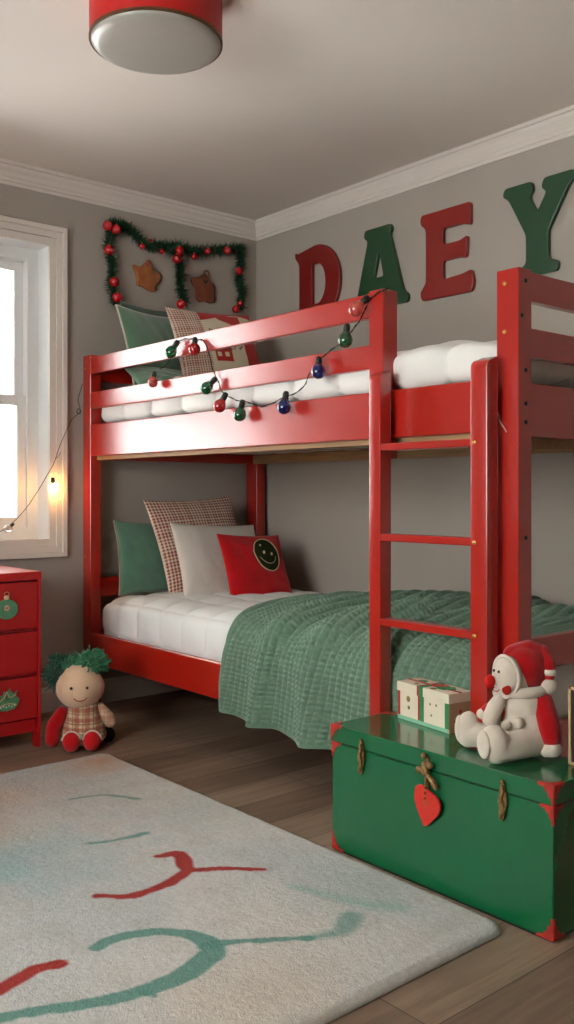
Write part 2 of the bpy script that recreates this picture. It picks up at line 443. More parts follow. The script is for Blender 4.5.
# pine ledgers and slats
for zl in (1.146, .225):
    for y0, y1 in ((YF+.028, YF+.055), (-.10, -.075)):
        B().box(xi+.01, BX1-.075, y0, y1, zl, zl+.045, .003).out('ledger', M['pine'], bed)
    B().box(BX1-.06, BX1-.035, YF+.06, -.09, zl-(.028 if zl > 1 else 0), zl+.03, .003).out('ledger', M['pine'], bed)
    n = 14
    for k in range(n):
        x = .14+k*(2.12/(n-1)); B().box(x, x+.07, YF+.03, -.078, zl+.0455, zl+.062, .003).out('slat', M['pine'], bed)
# short upright at the top of the ladder
B().box(1.897, 1.957, YF-.02, YF+.045, 1.10, 1.618, .005, 3).out('guard_post', M['red'], bed)
# ladder
lad = bpy.data.objects.new('ladder', None); link(lad, bed); ORG['ladder'] = Vector((0, 0, 0))
def stile(x0, x1, zt):
    y0, y1 = -1.116, -1.068
    pts = [(y1, 0), (y1, zt+.012)]
    for k in range(7):
        a = k/6*PI/2; pts.append((y0+.022-.022*math.sin(a)+(1-math.sin(a))*.0, zt-.02+.022*math.cos(a)))
    pts.append((y0, 0))
    b = B(); b.prism(pts, lambda u, v, w: Vector((x0+w, u, v)), x1-x0)
    t = b.bm; bmesh.ops.recalc_face_normals(t, faces=t.faces)
    bmesh.ops.bevel(t, geom=[e for e in t.edges if len(e.link_faces) == 2 and e.calc_face_angle(0) > .6], offset=.004, segments=2, profile=.6, affect='EDGES')
    b.out('stile', M['red'], lad)
stile(1.947, 1.993, 1.352); stile(2.328, 2.384, 1.352)
for z, h in ((1.142, .021), (.874, .022), (.622, .022), (.342, .022)):
    B().box(1.991, 2.330, -1.114, -1.070, z-h, z, .005, 3).out('rung', M['red'], lad)
B().box(2.335, 2.355, -1.069, -1.044, 1.20, 1.28, .002).out('bracket', M['red'], lad)
# screw caps
def cap(x, y, z, ax, m):
    rot = Matrix.Rotation(PI/2, 3, 'X') if ax == 'y' else Matrix.Rotation(PI/2, 3, 'Y')
    B().lathe([(.0001, -.002), (.0062, -.002), (.0062, .001), (.004, .0026), (.0001, .003)], (x, y, z), 14, rot).out('screw_cap', m, bed)
for z in (1.56, 1.43): cap(BX1-.045, YF-.001, z, 'y', M['gold'])
for z in (1.565, 1.325, 1.235, 1.185, .875): cap(BX1+.001, YF+.032, z, 'x', M['dark'])
cap(BX1+.001, YF+.014, 1.47, 'x', M['dark'])
for z in (1.131, .862, .61): cap(2.342, -1.1165, z, 'y', M['gold'])
for z in (1.57, .7): cap(BX0+.02, YF-.001, z, 'y', M['gold'])

# ------------------------------------------------------------------ bedding
def quilt(name, x0, x1, y0, y1, z0, z1, parent=None, m=None, cell=.15, amp=.012, lump=.01, seed=1, bulge=.03, nx=260, nt=260, power=5.0, **kw):
    cx, cy, cz = (x0+x1)/2, (y0+y1)/2, (z0+z1)/2; hx, hy, hz = (x1-x0)/2, (y1-y0)/2, (z1-z0)/2
    s = np.linspace(-1, 1, nx); s = np.sign(s)*(1-(1-np.abs(s))**1.35)
    th = np.linspace(0, 2*PI, nt, endpoint=False)
    # even arclength on the superellipse
    tf = np.linspace(0, 2*PI, 4000); e = 2/power
    cy_ = np.sign(np.cos(tf))*np.abs(np.cos(tf))**e*hy; cz_ = np.sign(np.sin(tf))*np.abs(np.sin(tf))**e*hz
    L = np.concatenate([[0], np.cumsum(np.hypot(np.diff(cy_), np.diff(cz_)))])
    al = np.linspace(0, L[-1], nt, endpoint=False)
    yy = np.interp(al, L, cy_); zz = np.interp(al, L, cz_)
    S, Y = np.meshgrid(s, yy, indexing='ij'); Z = np.meshgrid(s, zz, indexing='ij')[1]; A = np.meshgrid(s, al, indexing='ij')[1]
    k = (1-np.abs(S)**14)**(1/3.5); k = np.clip(k, 0, 1)
    ky = 1-(1-k)*.12/1; kz = k
    X = cx+S*hx; YY = cy+Y*(1-(1-k)*(.05/hy)); ZZ = cz+Z*kz
    top = np.clip(Z/hz, 0, 1)
    ZZ = ZZ+bulge*top*(1-(Y/hy)**2)*(1-S**8)
    P = np.stack([X, YY, ZZ], -1)
    # wrap-aware normals
    Pw = np.concatenate([P[:, -1:], P, P[:, :1]], 1); n = -normals(Pw)[:, 1:-1]
    c = P.mean((0, 1)); sg = np.sign(((P-c)*n).sum(-1).mean()); n = n*sg
    d = amp*(np.abs(np.sin(PI*(X-x0)/cell))**.45*np.abs(np.sin(PI*(A+.04)/cell))**.45-.5)
    d = d+lump*wob(X*1, A, seed, 9)+lump*.35*wob(X, A, seed+5, 34)
    d = d*np.clip(k*1.4-.2, 0, 1)
    P = P+n*d[..., None]
    V = P.reshape(-1, 3); F = grid_faces(nx, nt, wrap=True)
    F.append(tuple(range(nt))); F.append(tuple(range((nx-1)*nt, nx*nt))[::-1])
    me = meshdata(name, V, F, m); 
    bm = bmesh.new(); bm.from_mesh(me); bmesh.ops.recalc_face_normals(bm, faces=bm.faces); bm.to_mesh(me); bm.free()
    return mobj(name, me, parent, **kw)

quilt('quilted_mattress', .098, 2.39, -1.012, -.10, .2875, .520, m=M['lquilt'], cell=.17, amp=.020, lump=.008, seed=3, bulge=.015, power=8,
      label='white quilted mattress on the lower bunk, under the green waffle blanket', cat='mattress')
B().box(.10, 2.39, YF+.036, -.085, 1.1925, 1.285, .03, 4).out('mattress', M['matt'], None, label='plain mattress on the upper bunk, under the puffy white comforter', cat='mattress')
quilt('comforter', .095, 2.38, -1.015, -.09, 1.305, 1.425, m=M['quilt'], cell=.23, amp=.026, lump=.012, seed=11, bulge=.05, power=6,
      label='puffy white comforter spread over the upper bunk', cat='comforter')

# waffle blanket over the foot half of the lower bed
def blanket():
    ns, nt = 440, 560
    # path across the bed (y, z) from the back edge over the front rail and down
    path = [(-.115, .520), (-.16, .545), (-.30, .562), (-.55, .574), (-.80, .566), (-.93, .546), (-1.0, .515), (-1.043, .465), (-1.0595, .41), (-1.0605, .34), (-1.0605, .25), (-1.0605, .165)]
    pp = catmull([(0, a, b_) for a, b_ in path], 12); ya = np.array([p.y for p in pp]); za = np.array([p.z for p in pp])
    L = np.concatenate([[0], np.cumsum(np.hypot(np.diff(ya), np.diff(za)))]); TL = L[-1]
    t = np.linspace(0, TL, nt); y = np.interp(t, L, ya); z = np.interp(t, L, za)
    s = np.linspace(0, 1, ns)
    S, Tt = np.meshgrid(s, t, indexing='ij'); Y = np.meshgrid(s, y, indexing='ij')[1]; Z = np.meshgrid(s, z, indexing='ij')[1]
    hang = np.clip((Tt-1.0)/.4, 0, 1)
    topm = 1-np.clip((Tt-.86)/.16, 0, 1)
    xl = 1.175+.03*np.sin(Tt*5)-.075*hang*1.0+.06*np.clip((.9-Tt), 0, 1)*-.3
    X = xl+S*(2.385-xl)
    P = np.stack([X, Y, Z], -1); n = normals(P); n = n*np.sign(n[:, :200, 2].mean())
    # ladder keeps the cloth flat near its feet
    free = np.clip((1.86-X)/.12, 0, 1)
    # folds: ridges that sweep from the back of the bed to the hem
    d = 0
    for (xa, xb, w, a) in ((1.24, 1.13, .034, .022), (1.40, 1.24, .035, -.024), (1.55, 1.36, .055, .052), (1.74, 1.46, .035, -.03), (1.90, 1.62, .060, .055), (2.05, 1.73, .04, -.03), (2.20, 1.85, .05, .045), (2.33, 2.0, .04, .015)):
        f = np.clip(Tt/1.0, 0, 1)**1.6; cxx = xa+(xb-xa)*f+.02*np.sin(Tt*7+xa*9)
        d = d+a*np.exp(-((X-cxx)/w)**2)
    d = d+.006*wob(X, Tt, 21, 16)
    env = np.where(Tt > 1.0, free*(.35+.75*np.clip((Tt-1.0)/.35, 0, 1)), .85)
    env = np.where((Tt > .9) & (Tt <= 1.0), .85+(free*.35-.85)*(Tt-.9)/.1, env)
    dd = np.maximum(d, -.25*np.abs(d))
    P = P+n*(dd*env)[..., None]
    P[..., 2] += np.where(topm > 0, .012*topm*np.exp(-((X-1.95)/.35)**2), 0)
    P[..., 2] += hang*(.006*np.sin(X*23)+.022*(1-S*3.2))
    n2 = normals(P); n2 = n2*np.sign(n2[:, :200, 2].mean())
    wx = np.abs(np.sin(PI*(X-1.1-.06*np.sin(Tt*3))/.029)); wt = np.abs(np.sin(PI*Tt/.0175))
    waf = .0115*(wx**.75)*(.30+.70*wt**.75)-.005
    edge = np.minimum(np.minimum(S*1.2, (1-S)*1.2), (TL-Tt))
    waf = np.where(edge < .014, .0015, waf)
    keep = np.where((Tt > .98), np.clip(.55+free, 0, 1), 1)
    O = P+n2*(waf*keep)[..., None]; I = P-n2*.004
    V = np.concatenate([O.reshape(-1, 3), I.reshape(-1, 3)]); N0 = ns*nt
    F = grid_faces(ns, nt)+grid_faces(ns, nt, N0, flip=True)
    for j in range(nt-1):
        F.append((j+1, j, N0+j, N0+j+1)); q = (ns-1)*nt; F.append((q+j, q+j+1, N0+q+j+1, N0+q+j))
    for i in range(ns-1):
        F.append((i*nt, (i+1)*nt, N0+(i+1)*nt, N0+i*nt)); q = nt-1; F.append(((i+1)*nt+q, i*nt+q, N0+i*nt+q, N0+(i+1)*nt+q))
    me = meshdata('blanket', V, F, M['knit'])
    return mobj('waffle_blanket', me, label='sage green waffle knit blanket draped over the foot of the lower bunk', cat='blanket')
blanket()

# ------------------------------------------------------------------ cushions
def pillow(name, x, y, z, w, h, az, lean, roll, thick, m, label, piping=None, colf=None, n=90, pinch=.07, seed=1, wr=.004, sag=0, ears=.0):
    nrm = Vector((math.cos(az)*math.cos(lean), math.sin(az)*math.cos(lean), math.sin(lean))); e = Vector((-math.sin(az), math.cos(az), 0)); u = nrm.cross(e)
    e2 = e*math.cos(roll)+u*math.sin(roll); u2 = -e*math.sin(roll)+u*math.cos(roll)
    a = np.linspace(-1, 1, n); a = np.sin(a*PI/2)*.35+a*.65
    A, Bb = np.meshgrid(a, a, indexing='ij')
    Xl = w/2*A*(1-pinch*(1-Bb**2)*np.abs(A)); Yl = h/2*Bb*(1-pinch*(1-A**2)*np.abs(Bb))
    prof = (np.clip((1-A**2), 0, 1)*np.clip((1-Bb**2), 0, 1))**.42*(1-.18*np.clip(Bb, -1, 1)*1)
    wrk = wr*wob(A*3, Bb*3, seed, 2.5)*np.sqrt(np.clip(1-np.maximum(A**2, Bb**2), 0, 1))
    wrk = wrk+wr*.7*np.abs(wob(A, Bb, seed+3, 7, 4))*prof
    W = thick/2*prof
    cc = np.array([x, y, z]); E = np.array(e2); U = np.array(u2); Nn = np.array(nrm)
    fr = cc+Xl[..., None]*E+Yl[..., None]*U+(W+wrk)[..., None]*Nn
    bk = cc+Xl[..., None]*E+Yl[..., None]*U-(W*.8)[..., None]*Nn
    V = np.concatenate([fr.reshape(-1, 3), bk.reshape(-1, 3)]); N0 = n*n
    F = grid_faces(n, n)+grid_faces(n, n, N0, flip=True)
    cols = None
    if colf: c1 = colf(A.ravel(), Bb.ravel()); cols = np.concatenate([c1, c1])
    me = meshdata(name, V, F, m, cols=cols)
    bm = bmesh.new(); bm.from_mesh(me); bmesh.ops.remove_doubles(bm, verts=bm.verts, dist=1e-4); bm.to_mesh(me); bm.free()
    o = mobj(name, me, None, label=label, cat='cushion', group='cushions on the upper bunk' if z > 1.2 else 'pillows on the lower bunk')
    o['_'] = 0; del o['_']
    if piping:
        k = n-1
        idx = [(i, 0) for i in range(0, k, 3)]+[(k, j) for j in range(0, k, 3)]+[(i, k) for i in range(k, 0, -3)]+[(0, j) for j in range(k, 0, -3)]
        pts = [Vector(fr[i, j]) for i, j in idx]; pts.append(pts[0])
        B().tube(pts, .0045, 8, cap=False).out('piping', piping, o)
    def on(a_, b_, off=.003):
        """a point on the front face"""
        fi = float(np.interp(a_, a, np.arange(n))); fj = float(np.interp(b_, a, np.arange(n))); i = min(int(fi), n-2); j = min(int(fj), n-2); fi -= i; fj -= j
        p = fr[i, j]*(1-fi)*(1-fj)+fr[i+1, j]*fi*(1-fj)+fr[i, j+1]*(1-fi)*fj+fr[i+1, j+1]*fi*fj; return Vector(p)+nrm*off
    return o, on, (e2, u2, nrm)

def hound(A, Bb):
    # small red and cream basket weave
    u = (A*.5+.5)*30; v = (Bb*.5+.5)*30
    fu = u % 1; fv = v % 1
    c = np.tile(np.array(lin('#d6c4b2')), (len(A), 1)); r = np.array(lin('#94463c'))
    k = ((np.abs(fu-.5) < .30) & (np.abs(fv-.5) < .30))
    c[k] = r
    k2 = (np.abs(fu-.5) < .12) | (np.abs(fv-.5) < .10); c[k2 & ~k] = c[k2 & ~k]*.5+r*.5
    return c
pillow('green_pillow', .185, -.765, .690, .40, .345, .02, .20, -.04, .09, M['linen'], 'smooth sage green pillow with corded edge, leftmost on the lower bunk', piping=M['greenpipe'], seed=4)
pillow('checked_pillow', .245, -.535, .750, .53, .48, .04, .40, .04, .10, M['printed'], 'large red and cream checked pillow at the back of the lower bunk', colf=hound, n=150, seed=5)
pillow('white_pillow', .385, -.520, .668, .52, .385, .08, .36, -.05, .11, M['cream'], 'plain off-white pillow between the checked pillow and red smiley cushion', seed=6, wr=.006)
po, on, (pe, pu, pn) = pillow('red_cushion', .535, -.430, .648, .36, .335, -.02, .44, -.05, .09, M['redfab'], 'small red cushion with a dark green smiling face patch', seed=7, wr=.006)
def onface(fn, pts, r, name, m, parent, nn=6):
    B().tube([fn(a_, b_, .004) for a_, b_ in pts], r, nn).out(name, m, parent, smooth=True)
cx_, cy_, rx_, ry_ = .29, .30, .42, .52
ngon = [(cx_+rx_*math.cos(k/36*2*PI), cy_+ry_*math.sin(k/36*2*PI)) for k in range(37)]
def patch(fn, cx_, cy_, rx_, ry_, name, m, parent, off=.004):
    V = []; F = []
    for i in range(9):
        for k in range(36):
            q = i/8; V.append(fn(cx_+rx_*q*math.cos(k/36*2*PI), cy_+ry_*q*math.sin(k/36*2*PI), off if i < 8 else 0))
    for i in range(8):
        for k in range(36): F.append((i*36+k, i*36+(k+1) % 36, (i+1)*36+(k+1) % 36, (i+1)*36+k))
    return mobj(name, meshdata(name, V, F, m), parent)
def smoothpt(fn):
    return fn
# smooth surface interpolation for the patch: average of neighbours
fp = patch(on, cx_, cy_, rx_, ry_, 'face_patch', M['olive'], po, .0045)
onface(on, ngon, .0024, 'patch_edging', M['stitch'], fp)
for a_, b_ in ((.17, .34), (.44, .30)): B().ell(on(a_, b_, .006), (.006, .006, .008), 12, 8).out('stitched_eye', M['stitch'], fp)
B().ell(on(.12, .58, .006), (.005, .005, .006), 12, 8).out('stitched_mark', M['stitch'], fp)
onface(on, [(cx_+.30*math.cos(t), cy_+.02+.32*math.sin(t)) for t in np.linspace(PI*1.12, PI*1.92, 14)], .0018, 'stitched_smile', M['stitch'], fp)

# cushions on the upper bunk
pillow('dark_green_cushion', .115, -.720, 1.690, .36, .42, .25, .20, .02, .06, M['darkvelvet'], 'dark green velvet cushion leaning behind the lighter green one', seed=8)
pillow('green_velvet_cushion', .225, -.790, 1.655, .37, .40, .25, .30, -.01, .08, M['velvet'], 'green velvet cushion with pale piping, standing on the upper bunk', piping=M['piping'], seed=9, wr=.006)
pillow('green_flat_cushion', .36, -.815, 1.508, .36, .20, .0, .95, 0, .07, M['velvet'], 'green velvet cushion lying low behind the upper guard rails', piping=None, seed=10)
def scene_print(A, Bb):
    c = np.tile(np.array(lin('#d9ccb4')), (len(A), 1)); red = np.array(lin('#b5201a')); brn = np.array(lin('#5a4030'))
    k = A < -.36; h = hound(A*1.2, Bb*1.2); c[k] = h[k]
    c[(A > .52) & (Bb < .35)] = red
    c[(Bb > .80+.12*np.sin(A*3)) & (A > -.36)] = red
    c[(A > .05) & (A < .62) & (Bb > .62) & (Bb < .9) & (A*.5+Bb > .8)] = red
    # little red house
    hx = (np.abs(A+.06) < .20) & (Bb > -.38) & (Bb < -.08); c[hx] = red
    roof = (np.abs(A+.06) < .26-(Bb+.08)*1.3) & (Bb >= -.08) & (Bb < .10); c[roof] = np.array(lin('#8f2b22'))
    for wx in (-.16, .02): c[(np.abs(A-wx) < .045) & (np.abs(Bb+.2) < .06)] = np.array(lin('#e0cfae'))
    # handwriting like strokes
    for y0, xa, xb, ph in ((.40, -.25, .42, 0), (.22, .18, .48, 1), (.02, .22, .48, 2)):
        t = (A-xa)*38+ph*2; l = y0+.045*np.sin(t)+.02*np.sin(t*2.3)
        c[(A > xa) & (A < xb) & (np.abs(Bb-l) < .022)] = brn
    return c
pillow('christmas_cushion', .335, -.500, 1.672, .50, .42, .0, .32, .05, .11, M['printed'], 'cream cushion with checked side, red house print and red panel', colf=scene_print, n=150, seed=12)
st = thing('cloth_ornament', 'small green and white cloth decoration tucked beside the velvet cushion', 'ornament', (.62, -.86, 1.44))
blob('cuff', B().ell((.60, -.90, 1.475), (.03, .03, .02)).ell((.62, -.86, 1.47), (.03, .035, .022)), M['plush'], st, .004, 4)
blob('foot', B().ell((.58, -.95, 1.478), (.022, .035, .018)), M['velvet'], st, .004, 4)

# ------------------------------------------------------------------ dresser
DX0, DX1, DY1, DY0 = .03, .527, -1.494, -2.38
dr = thing('dresser', 'red three-drawer dresser under the window at the left edge', 'dresser', (.28, -1.94, 0))
b = B().box(DX0, DX1, DY0, DY1, .655, .688, .004, 3)
b.out('top', M['drawer'], dr)
b = B().box(DX0+.005, DX1-.003, DY1-.014, DY1-.002, .06, .656, .002).box(DX0+.005, DX1-.003, DY0+.002, DY0+.014, .06, .656, .002)
b.box(DX0+.005, DX0+.02, DY0+.02, DY1-.02, .06, .656, .001).box(DX0+.01, DX1-.03, DY0+.02, DY1-.02, .068, .09, .001)
b.box(DX1-.03, DX1-.012, DY0+.02, DY1-.02, .062, .112, .002)
for z in (.285, .461): b.box(DX1-.06, DX1-.02, DY0+.02, DY1-.02, z-.003, z+.003, .001)
b.out('body', M['drawer'], dr)
for (x0, x1) in ((DX1-.04, DX1-.004), (DX0+.006, DX0+.04)):
    for (y0, y1) in ((DY1-.022, DY1-.003), (DY0+.003, DY0+.022)): B().box(x0, x1, y0, y1, 0, .062, .003).out('leg', M['drawer'], dr)
dws = []
for z0, z1 in ((.468, .649), (.292, .454), (.116, .278)):
    dws.append(B().box(DX1-.40, DX1-.006, DY0+.016, DY1-.016, z0, z1, .004, 2).out('drawer', M['drawer'], dr))
def badge(y, z, d, fancy):
    o = thing('x', 'x', 'x', (0, 0, 0)); bpy.data.objects.remove(o)
    xf = DX1-.007
    poly = []
    if not fancy:
        poly = [(y+.044*math.sin(t), z+.040*math.cos(t)*(1 if math.cos(t) > 0 else .92)) for t in np.linspace(0, 2*PI, 40, endpoint=False)]
    else:
        poly = [(y-.046, z-.022), (y-.03, z-.036), (y, z-.040), (y+.03, z-.034), (y+.046, z-.018), (y+.050, z+.004), (y+.036, z+.012), (y+.042, z+.034), (y+.028, z+.022), (y+.020, z+.03), (y+.012, z+.046), (y+.004, z+.03), (y-.010, z+.036), (y-.016, z+.018), (y-.036, z+.028), (y-.034, z+.006), (y-.05, z+.0)]
    bb = B().prism(poly, lambda u, v, w: Vector((xf+w, u, v)), .006)
    g = bb.out('ornament_badge', M['badge'], d)
    if not fancy:
        B().lathe([(.011, 0), (.011, .010), (.004, .014), (.0001, .014)], (xf+.003, y, z+.040), 12).out('ornament_cap', M['badge2'], g)
        B().tube([Vector((xf+.004, y+.010*math.cos(t), z+.060+.008*math.sin(t))) for t in np.linspace(0, 2*PI, 16)], .0013, 6).out('ornament_loop', M['badge2'], g)
        for k in range(5):
            t = k*2*PI/5; B().ell((xf+.007, y+.008*math.cos(t), z+.006+.008*math.sin(t)), (.003, .005, .005), 10, 6).out('ornament_petal', M['badge2'] if k % 2 else M['twine'], g)
    else:
        B().tube(catmull([(xf+.007, y-.03, z+.0), (xf+.007, y-.012, z+.012), (xf+.007, y, z+.034), (xf+.007, y+.01, z+.012), (xf+.007, y+.036, z+.02)], 5), .0022, 6).out('ornament_ribbon', M['badge2'], g)
        B().tube(catmull([(xf+.007, y-.036, z-.022), (xf+.007, y, z-.012), (xf+.007, y+.036, z-.018)], 5), .002, 6).out('ornament_ribbon', M['badge2'], g)
        for k in range(6): B().ell((xf+.007, y-.025+k*.011, z-.024+.004*(k % 2)), (.002, .003, .003), 8, 6).out('ornament_bead', M['white'], g)
badge(-1.636, .548, dws[0], False); badge(-1.636, .200, dws[2], True)
sa = B().lathe([(.0001, 0), (.022, 0), (.025, .004), (.045, .012), (.043, .014), (.022, .006), (.0001, .006)], (.24, -1.60, .6885), 40).out('saucer', M['white'], None, smooth=True, label='small white saucer on the dresser top at the left edge', cat='dish')

# ------------------------------------------------------------------ rug
def rug():
    x0, x1, y0, y1 = .80, 2.635, -3.0, -1.362
    nx, ny = 400, 360
    x = np.linspace(x0, x1, nx); y = np.linspace(y0, y1, ny); X, Y = np.meshgrid(x, y, indexing='ij')
    col = np.tile(np.array(lin('#bfbcb7')), (nx, ny, 1))
    def blend(mask, c):
        nonlocal col
        col = col*(1-mask[..., None])+np.array(lin(c))*mask[..., None]
    n1 = wob(X, Y, 31, 7, 8); n2 = wob(X, Y, 33, 22, 8); n3 = wob(X, Y, 35, 70, 8)
    blend(np.clip(n1*1.2-.1, 0, .35), '#9aa6a6'); blend(np.clip(-n1*1.2-.15, 0, .3), '#c9bfae'); blend(np.clip(n2*.8+n3*.3, 0, .3)*.7, '#a39a8c')
    def seg(pts, w, c, a=1., soft=.006):
        P = catmull([(p[0], p[1], 0) for p in pts], 6)
        D = np.full(X.shape, 9.)
        ws = w if isinstance(w, (list, tuple)) else [w, w]
        for i in range(len(P)-1):
            ax, ay, bx, by = P[i].x, P[i].y, P[i+1].x, P[i+1].y
            l2 = (bx-ax)**2+(by-ay)**2+1e-12
            t = np.clip(((X-ax)*(bx-ax)+(Y-ay)*(by-ay))/l2, 0, 1)
            f = i/(len(P)-1); wi = ws[0]+(ws[1]-ws[0])*f if len(ws) == 2 else np.interp(f, np.linspace(0, 1, len(ws)), ws)
            D = np.minimum(D, np.hypot(X-ax-t*(bx-ax), Y-ay-t*(by-ay))-wi)
        D = D+.006*n3+.003*n2
        blend(np.clip(.5-D/soft, 0, 1)*a, c)
    def spot(cx, cy, r, c, a):
        d = np.hypot(X-cx, (Y-cy)*.7)/r+.35*n2; blend(np.clip(1-d, 0, 1)*a, c)
    spot(1.58, -2.12, .30, '#7fa3a6', .7); spot(1.30, -2.2, .2, '#c08e6c', .8); spot(.92, -1.45, .16, '#b98c66', .8); spot(1.05, -1.9, .2, '#c9a58a', .5)
    spot(2.3, -1.45, .2, '#93a39f', .4); spot(1.55, -1.5, .2, '#9fabab', .4); spot(2.5, -2.0, .2, '#bda68f', .35)
    teal = '#55867a'; red = '#98261e'
    seg([(2.24, -2.42), (2.279, -2.313), (2.319, -2.229), (2.341, -2.131), (2.338, -2.034), (2.300, -1.951), (2.254, -1.937), (2.199, -1.952), (2.141, -2.006), (2.115, -2.08), (2.125, -2.136)], [.016, .017, .022, .030, .024, .018, .016, .015], teal, .92)
    seg([(2.275, -1.95), (2.290, -1.907), (2.329, -1.843), (2.393, -1.754)], [.018, .011, .010], teal, .9)
    seg([(2.393, -1.754), (2.415, -1.68), (2.38, -1.613)], [.012, .022, .03], teal, .7, .02)
    seg([(2.341, -2.15), (2.37, -2.14)], [.016, .006], teal, .8)
    seg([(1.9, -2.006), (1.952, -1.945), (1.953, -1.846), (1.918, -1.755)], [.013, .016, .019], red)
    seg([(1.789, -1.765), (1.814, -1.714), (1.907, -1.748)], [.012, .024, .022], red)
    seg([(1.918, -1.755), (1.963, -1.683), (2.042, -1.6)], [.014, .010, .013], red)
    seg([(2.155, -2.37), (2.139, -2.31), (2.125, -2.272), (2.136, -2.222)], [.022, .016], red)
    seg([(1.214, -1.725), (1.251, -1.621), (1.354, -1.56)], [.007, .009], teal, .75, .012)
    seg([(1.585, -1.861), (1.614, -1.793), (1.625, -1.698)], [.005, .014], teal, .85, .01)
    seg([(2.172, -1.606), (2.266, -1.575), (2.364, -1.537), (2.421, -1.494)], [.015, .02], '#7fa79b', .55, .03)
    ed = np.minimum(np.minimum(X-x0, x1-X), np.minimum(Y-y0, y1-Y))
    r = np.random.RandomState(5)
    Z = .015*np.clip(ed/.02, 0, 1)**.5+.0035
    Z = Z+r.uniform(-1, 1, X.shape)*.0011*(ed > .005)+.0012*n3
    # rounded corners
    for cx, cy in ((x0, y0), (x0, y1), (x1, y0), (x1, y1)):
        R = .05; sx = 1 if cx == x0 else -1; sy = 1 if cy == y0 else -1
        ox, oy = cx+sx*R, cy+sy*R
        k = ((X-ox)*sx < 0) & ((Y-oy)*sy < 0); dx, dy = X-ox, Y-oy; mxx = np.maximum(np.abs(dx), np.abs(dy)); hy = np.hypot(dx, dy)+1e-9
        X = np.where(k, ox+dx*mxx/hy, X); Y = np.where(k, oy+dy*mxx/hy, Y)
    top = np.stack([X, Y, Z], -1).reshape(-1, 3); bot = top.copy(); bot[:, 2] = .001
    V = np.concatenate([top, bot]); N0 = nx*ny; F = grid_faces(nx, ny)+grid_faces(nx, ny, N0, flip=True)
    for j in range(ny-1):
        q = (nx-1)*ny; F.append((j+1, j, N0+j, N0+j+1)); F.append((q+j, q+j+1, N0+q+j+1, N0+q+j))
    for i in range(nx-1):
        q = ny-1; F.append((i*ny, (i+1)*ny, N0+(i+1)*ny, N0+i*ny)); F.append(((i+1)*ny+q, i*ny+q, N0+i*ny+q, N0+(i+1)*ny+q))
    cc = col.reshape(-1, 3)
    me = meshdata('rug', V, F, M['rug'], cols=np.concatenate([cc, cc*.7]))
    mobj('rug', me, label='pale cream wool rug with loose red and teal brush strokes', cat='rug')
rug()

# ------------------------------------------------------------------ trunk
TX0, TX1, TY0, TY1, TZ = 2.02, 2.735, -1.34, -1.122, .349
tr = thing('storage_trunk', 'glossy green storage trunk with red corner guards in front of the ladder', 'trunk', ((TX0+TX1)/2, (TY0+TY1)/2, 0))
lidz = .303
body = B().box(TX0+.002, TX1-.002, TY0+.002, TY1-.002, .006, lidz-.003, .004, 3).out('body', M['trunk'], tr)
B().box(TX0+.006, TX1-.006, TY0+.006, TY1-.006, 0, .010, .001).box(TX0+.006, TX1-.006, TY0+.006, TY1-.006, lidz-.006, lidz+.003, .0).out('seam_liner', M['trunkdark'], tr)
lid = B().box(TX0, TX1, TY0, TY1, lidz, TZ, .005, 3).out('lid', M['trunk'], tr)
def guard(x, y, z, sx, sy, sz, a, b_, c, parent, name='corner_guard'):
    """stamped corner plate: three scalloped flaps meeting at the corner; s* point into the box"""
    t = .0018; bb = B()
    def flap(f, p, q):
        pts = [(0, 0), (p, 0), (p*.86, q*.13), (p*.6, q*.16), (p*.5, q*.30), (p*.34, q*.38), (p*.30, q*.60), (p*.14, q*.68), (p*.10, q), (0, q)]
        bb.prism(pts, f, t)
    flap(lambda u, v, w: Vector((x+sx*u, y-sy*w, z+sz*v)), a, c)
    flap(lambda u, v, w: Vector((x-sx*w, y+sy*u, z+sz*v)), b_, c)
    flap(lambda u, v, w: Vector((x+sx*u, y+sy*v, z-sz*w)), a, b_)
    g = bb.out(name, M['guard'], parent)
    for u, v in ((a*.2, c*.2), (a*.12, c*.7), (a*.65, c*.08)):
        B().ell((x+sx*u, y-sy*.002, z+sz*v), (.0022, .0014, .0022), 8, 6).out('rivet', M['brass'], g)
for sx, X_ in ((1, TX0), (-1, TX1)):
    for sy, Y_ in ((1, TY0), (-1, TY1)):
        if sy == 1:
            guard(X_, Y_, TZ, sx, sy, -1, .042, .042, .045, lid)
            guard(X_+sx*.002, Y_+sy*.002, lidz-.003, sx, sy, -1, .036, .036, .040, body)
            guard(X_+sx*.002, Y_+sy*.002, .006, sx, sy, 1, .046, .046, .048, body)
        else:
            guard(X_, Y_, TZ, sx, sy, -1, .042, .042, .045, lid)
def latch(x):
    l = B().prism([(x-.006, .316), (x-.004, .328), (x, .333), (x+.005, .328), (x+.008, .312), (x+.012, .295), (x+.013, .278), (x+.008, .262), (x+.004, .243), (x-.002, .236), (x-.008, .244), (x-.009, .262), (x-.011, .285)], lambda u, v, w: Vector((u, TY0-w, v)), .006)
    l = l.out('latch', M['brass'], tr)
    B().tube([Vector((x+.004*math.sin(k*1.9), TY0-.009, .32-k*.0125)) for k in range(7)], [.004, .006, .005, .0065, .005, .006, .0035], 8).out('latch_relief', M['brass'], l)
    B().ell((x+.001, TY0-.007, .328), (.005, .004, .005), 10, 8).out('latch_rivet', M['brass'], l)
latch(2.142); latch(2.602)
xc = 2.372
cl = bpy.data.objects.new('clasp', None); link(cl, tr); ORG['clasp'] = Vector((0, 0, 0))
B().box(xc-.007, xc+.007, TY0-.005, TY0, .258, .336, .002).out('clasp_plate', M['brass'], cl)
B().ell((xc-.004, TY0-.009, .338), (.008, .008, .008), 14, 10).out('clasp_knob', M['brass'], cl)
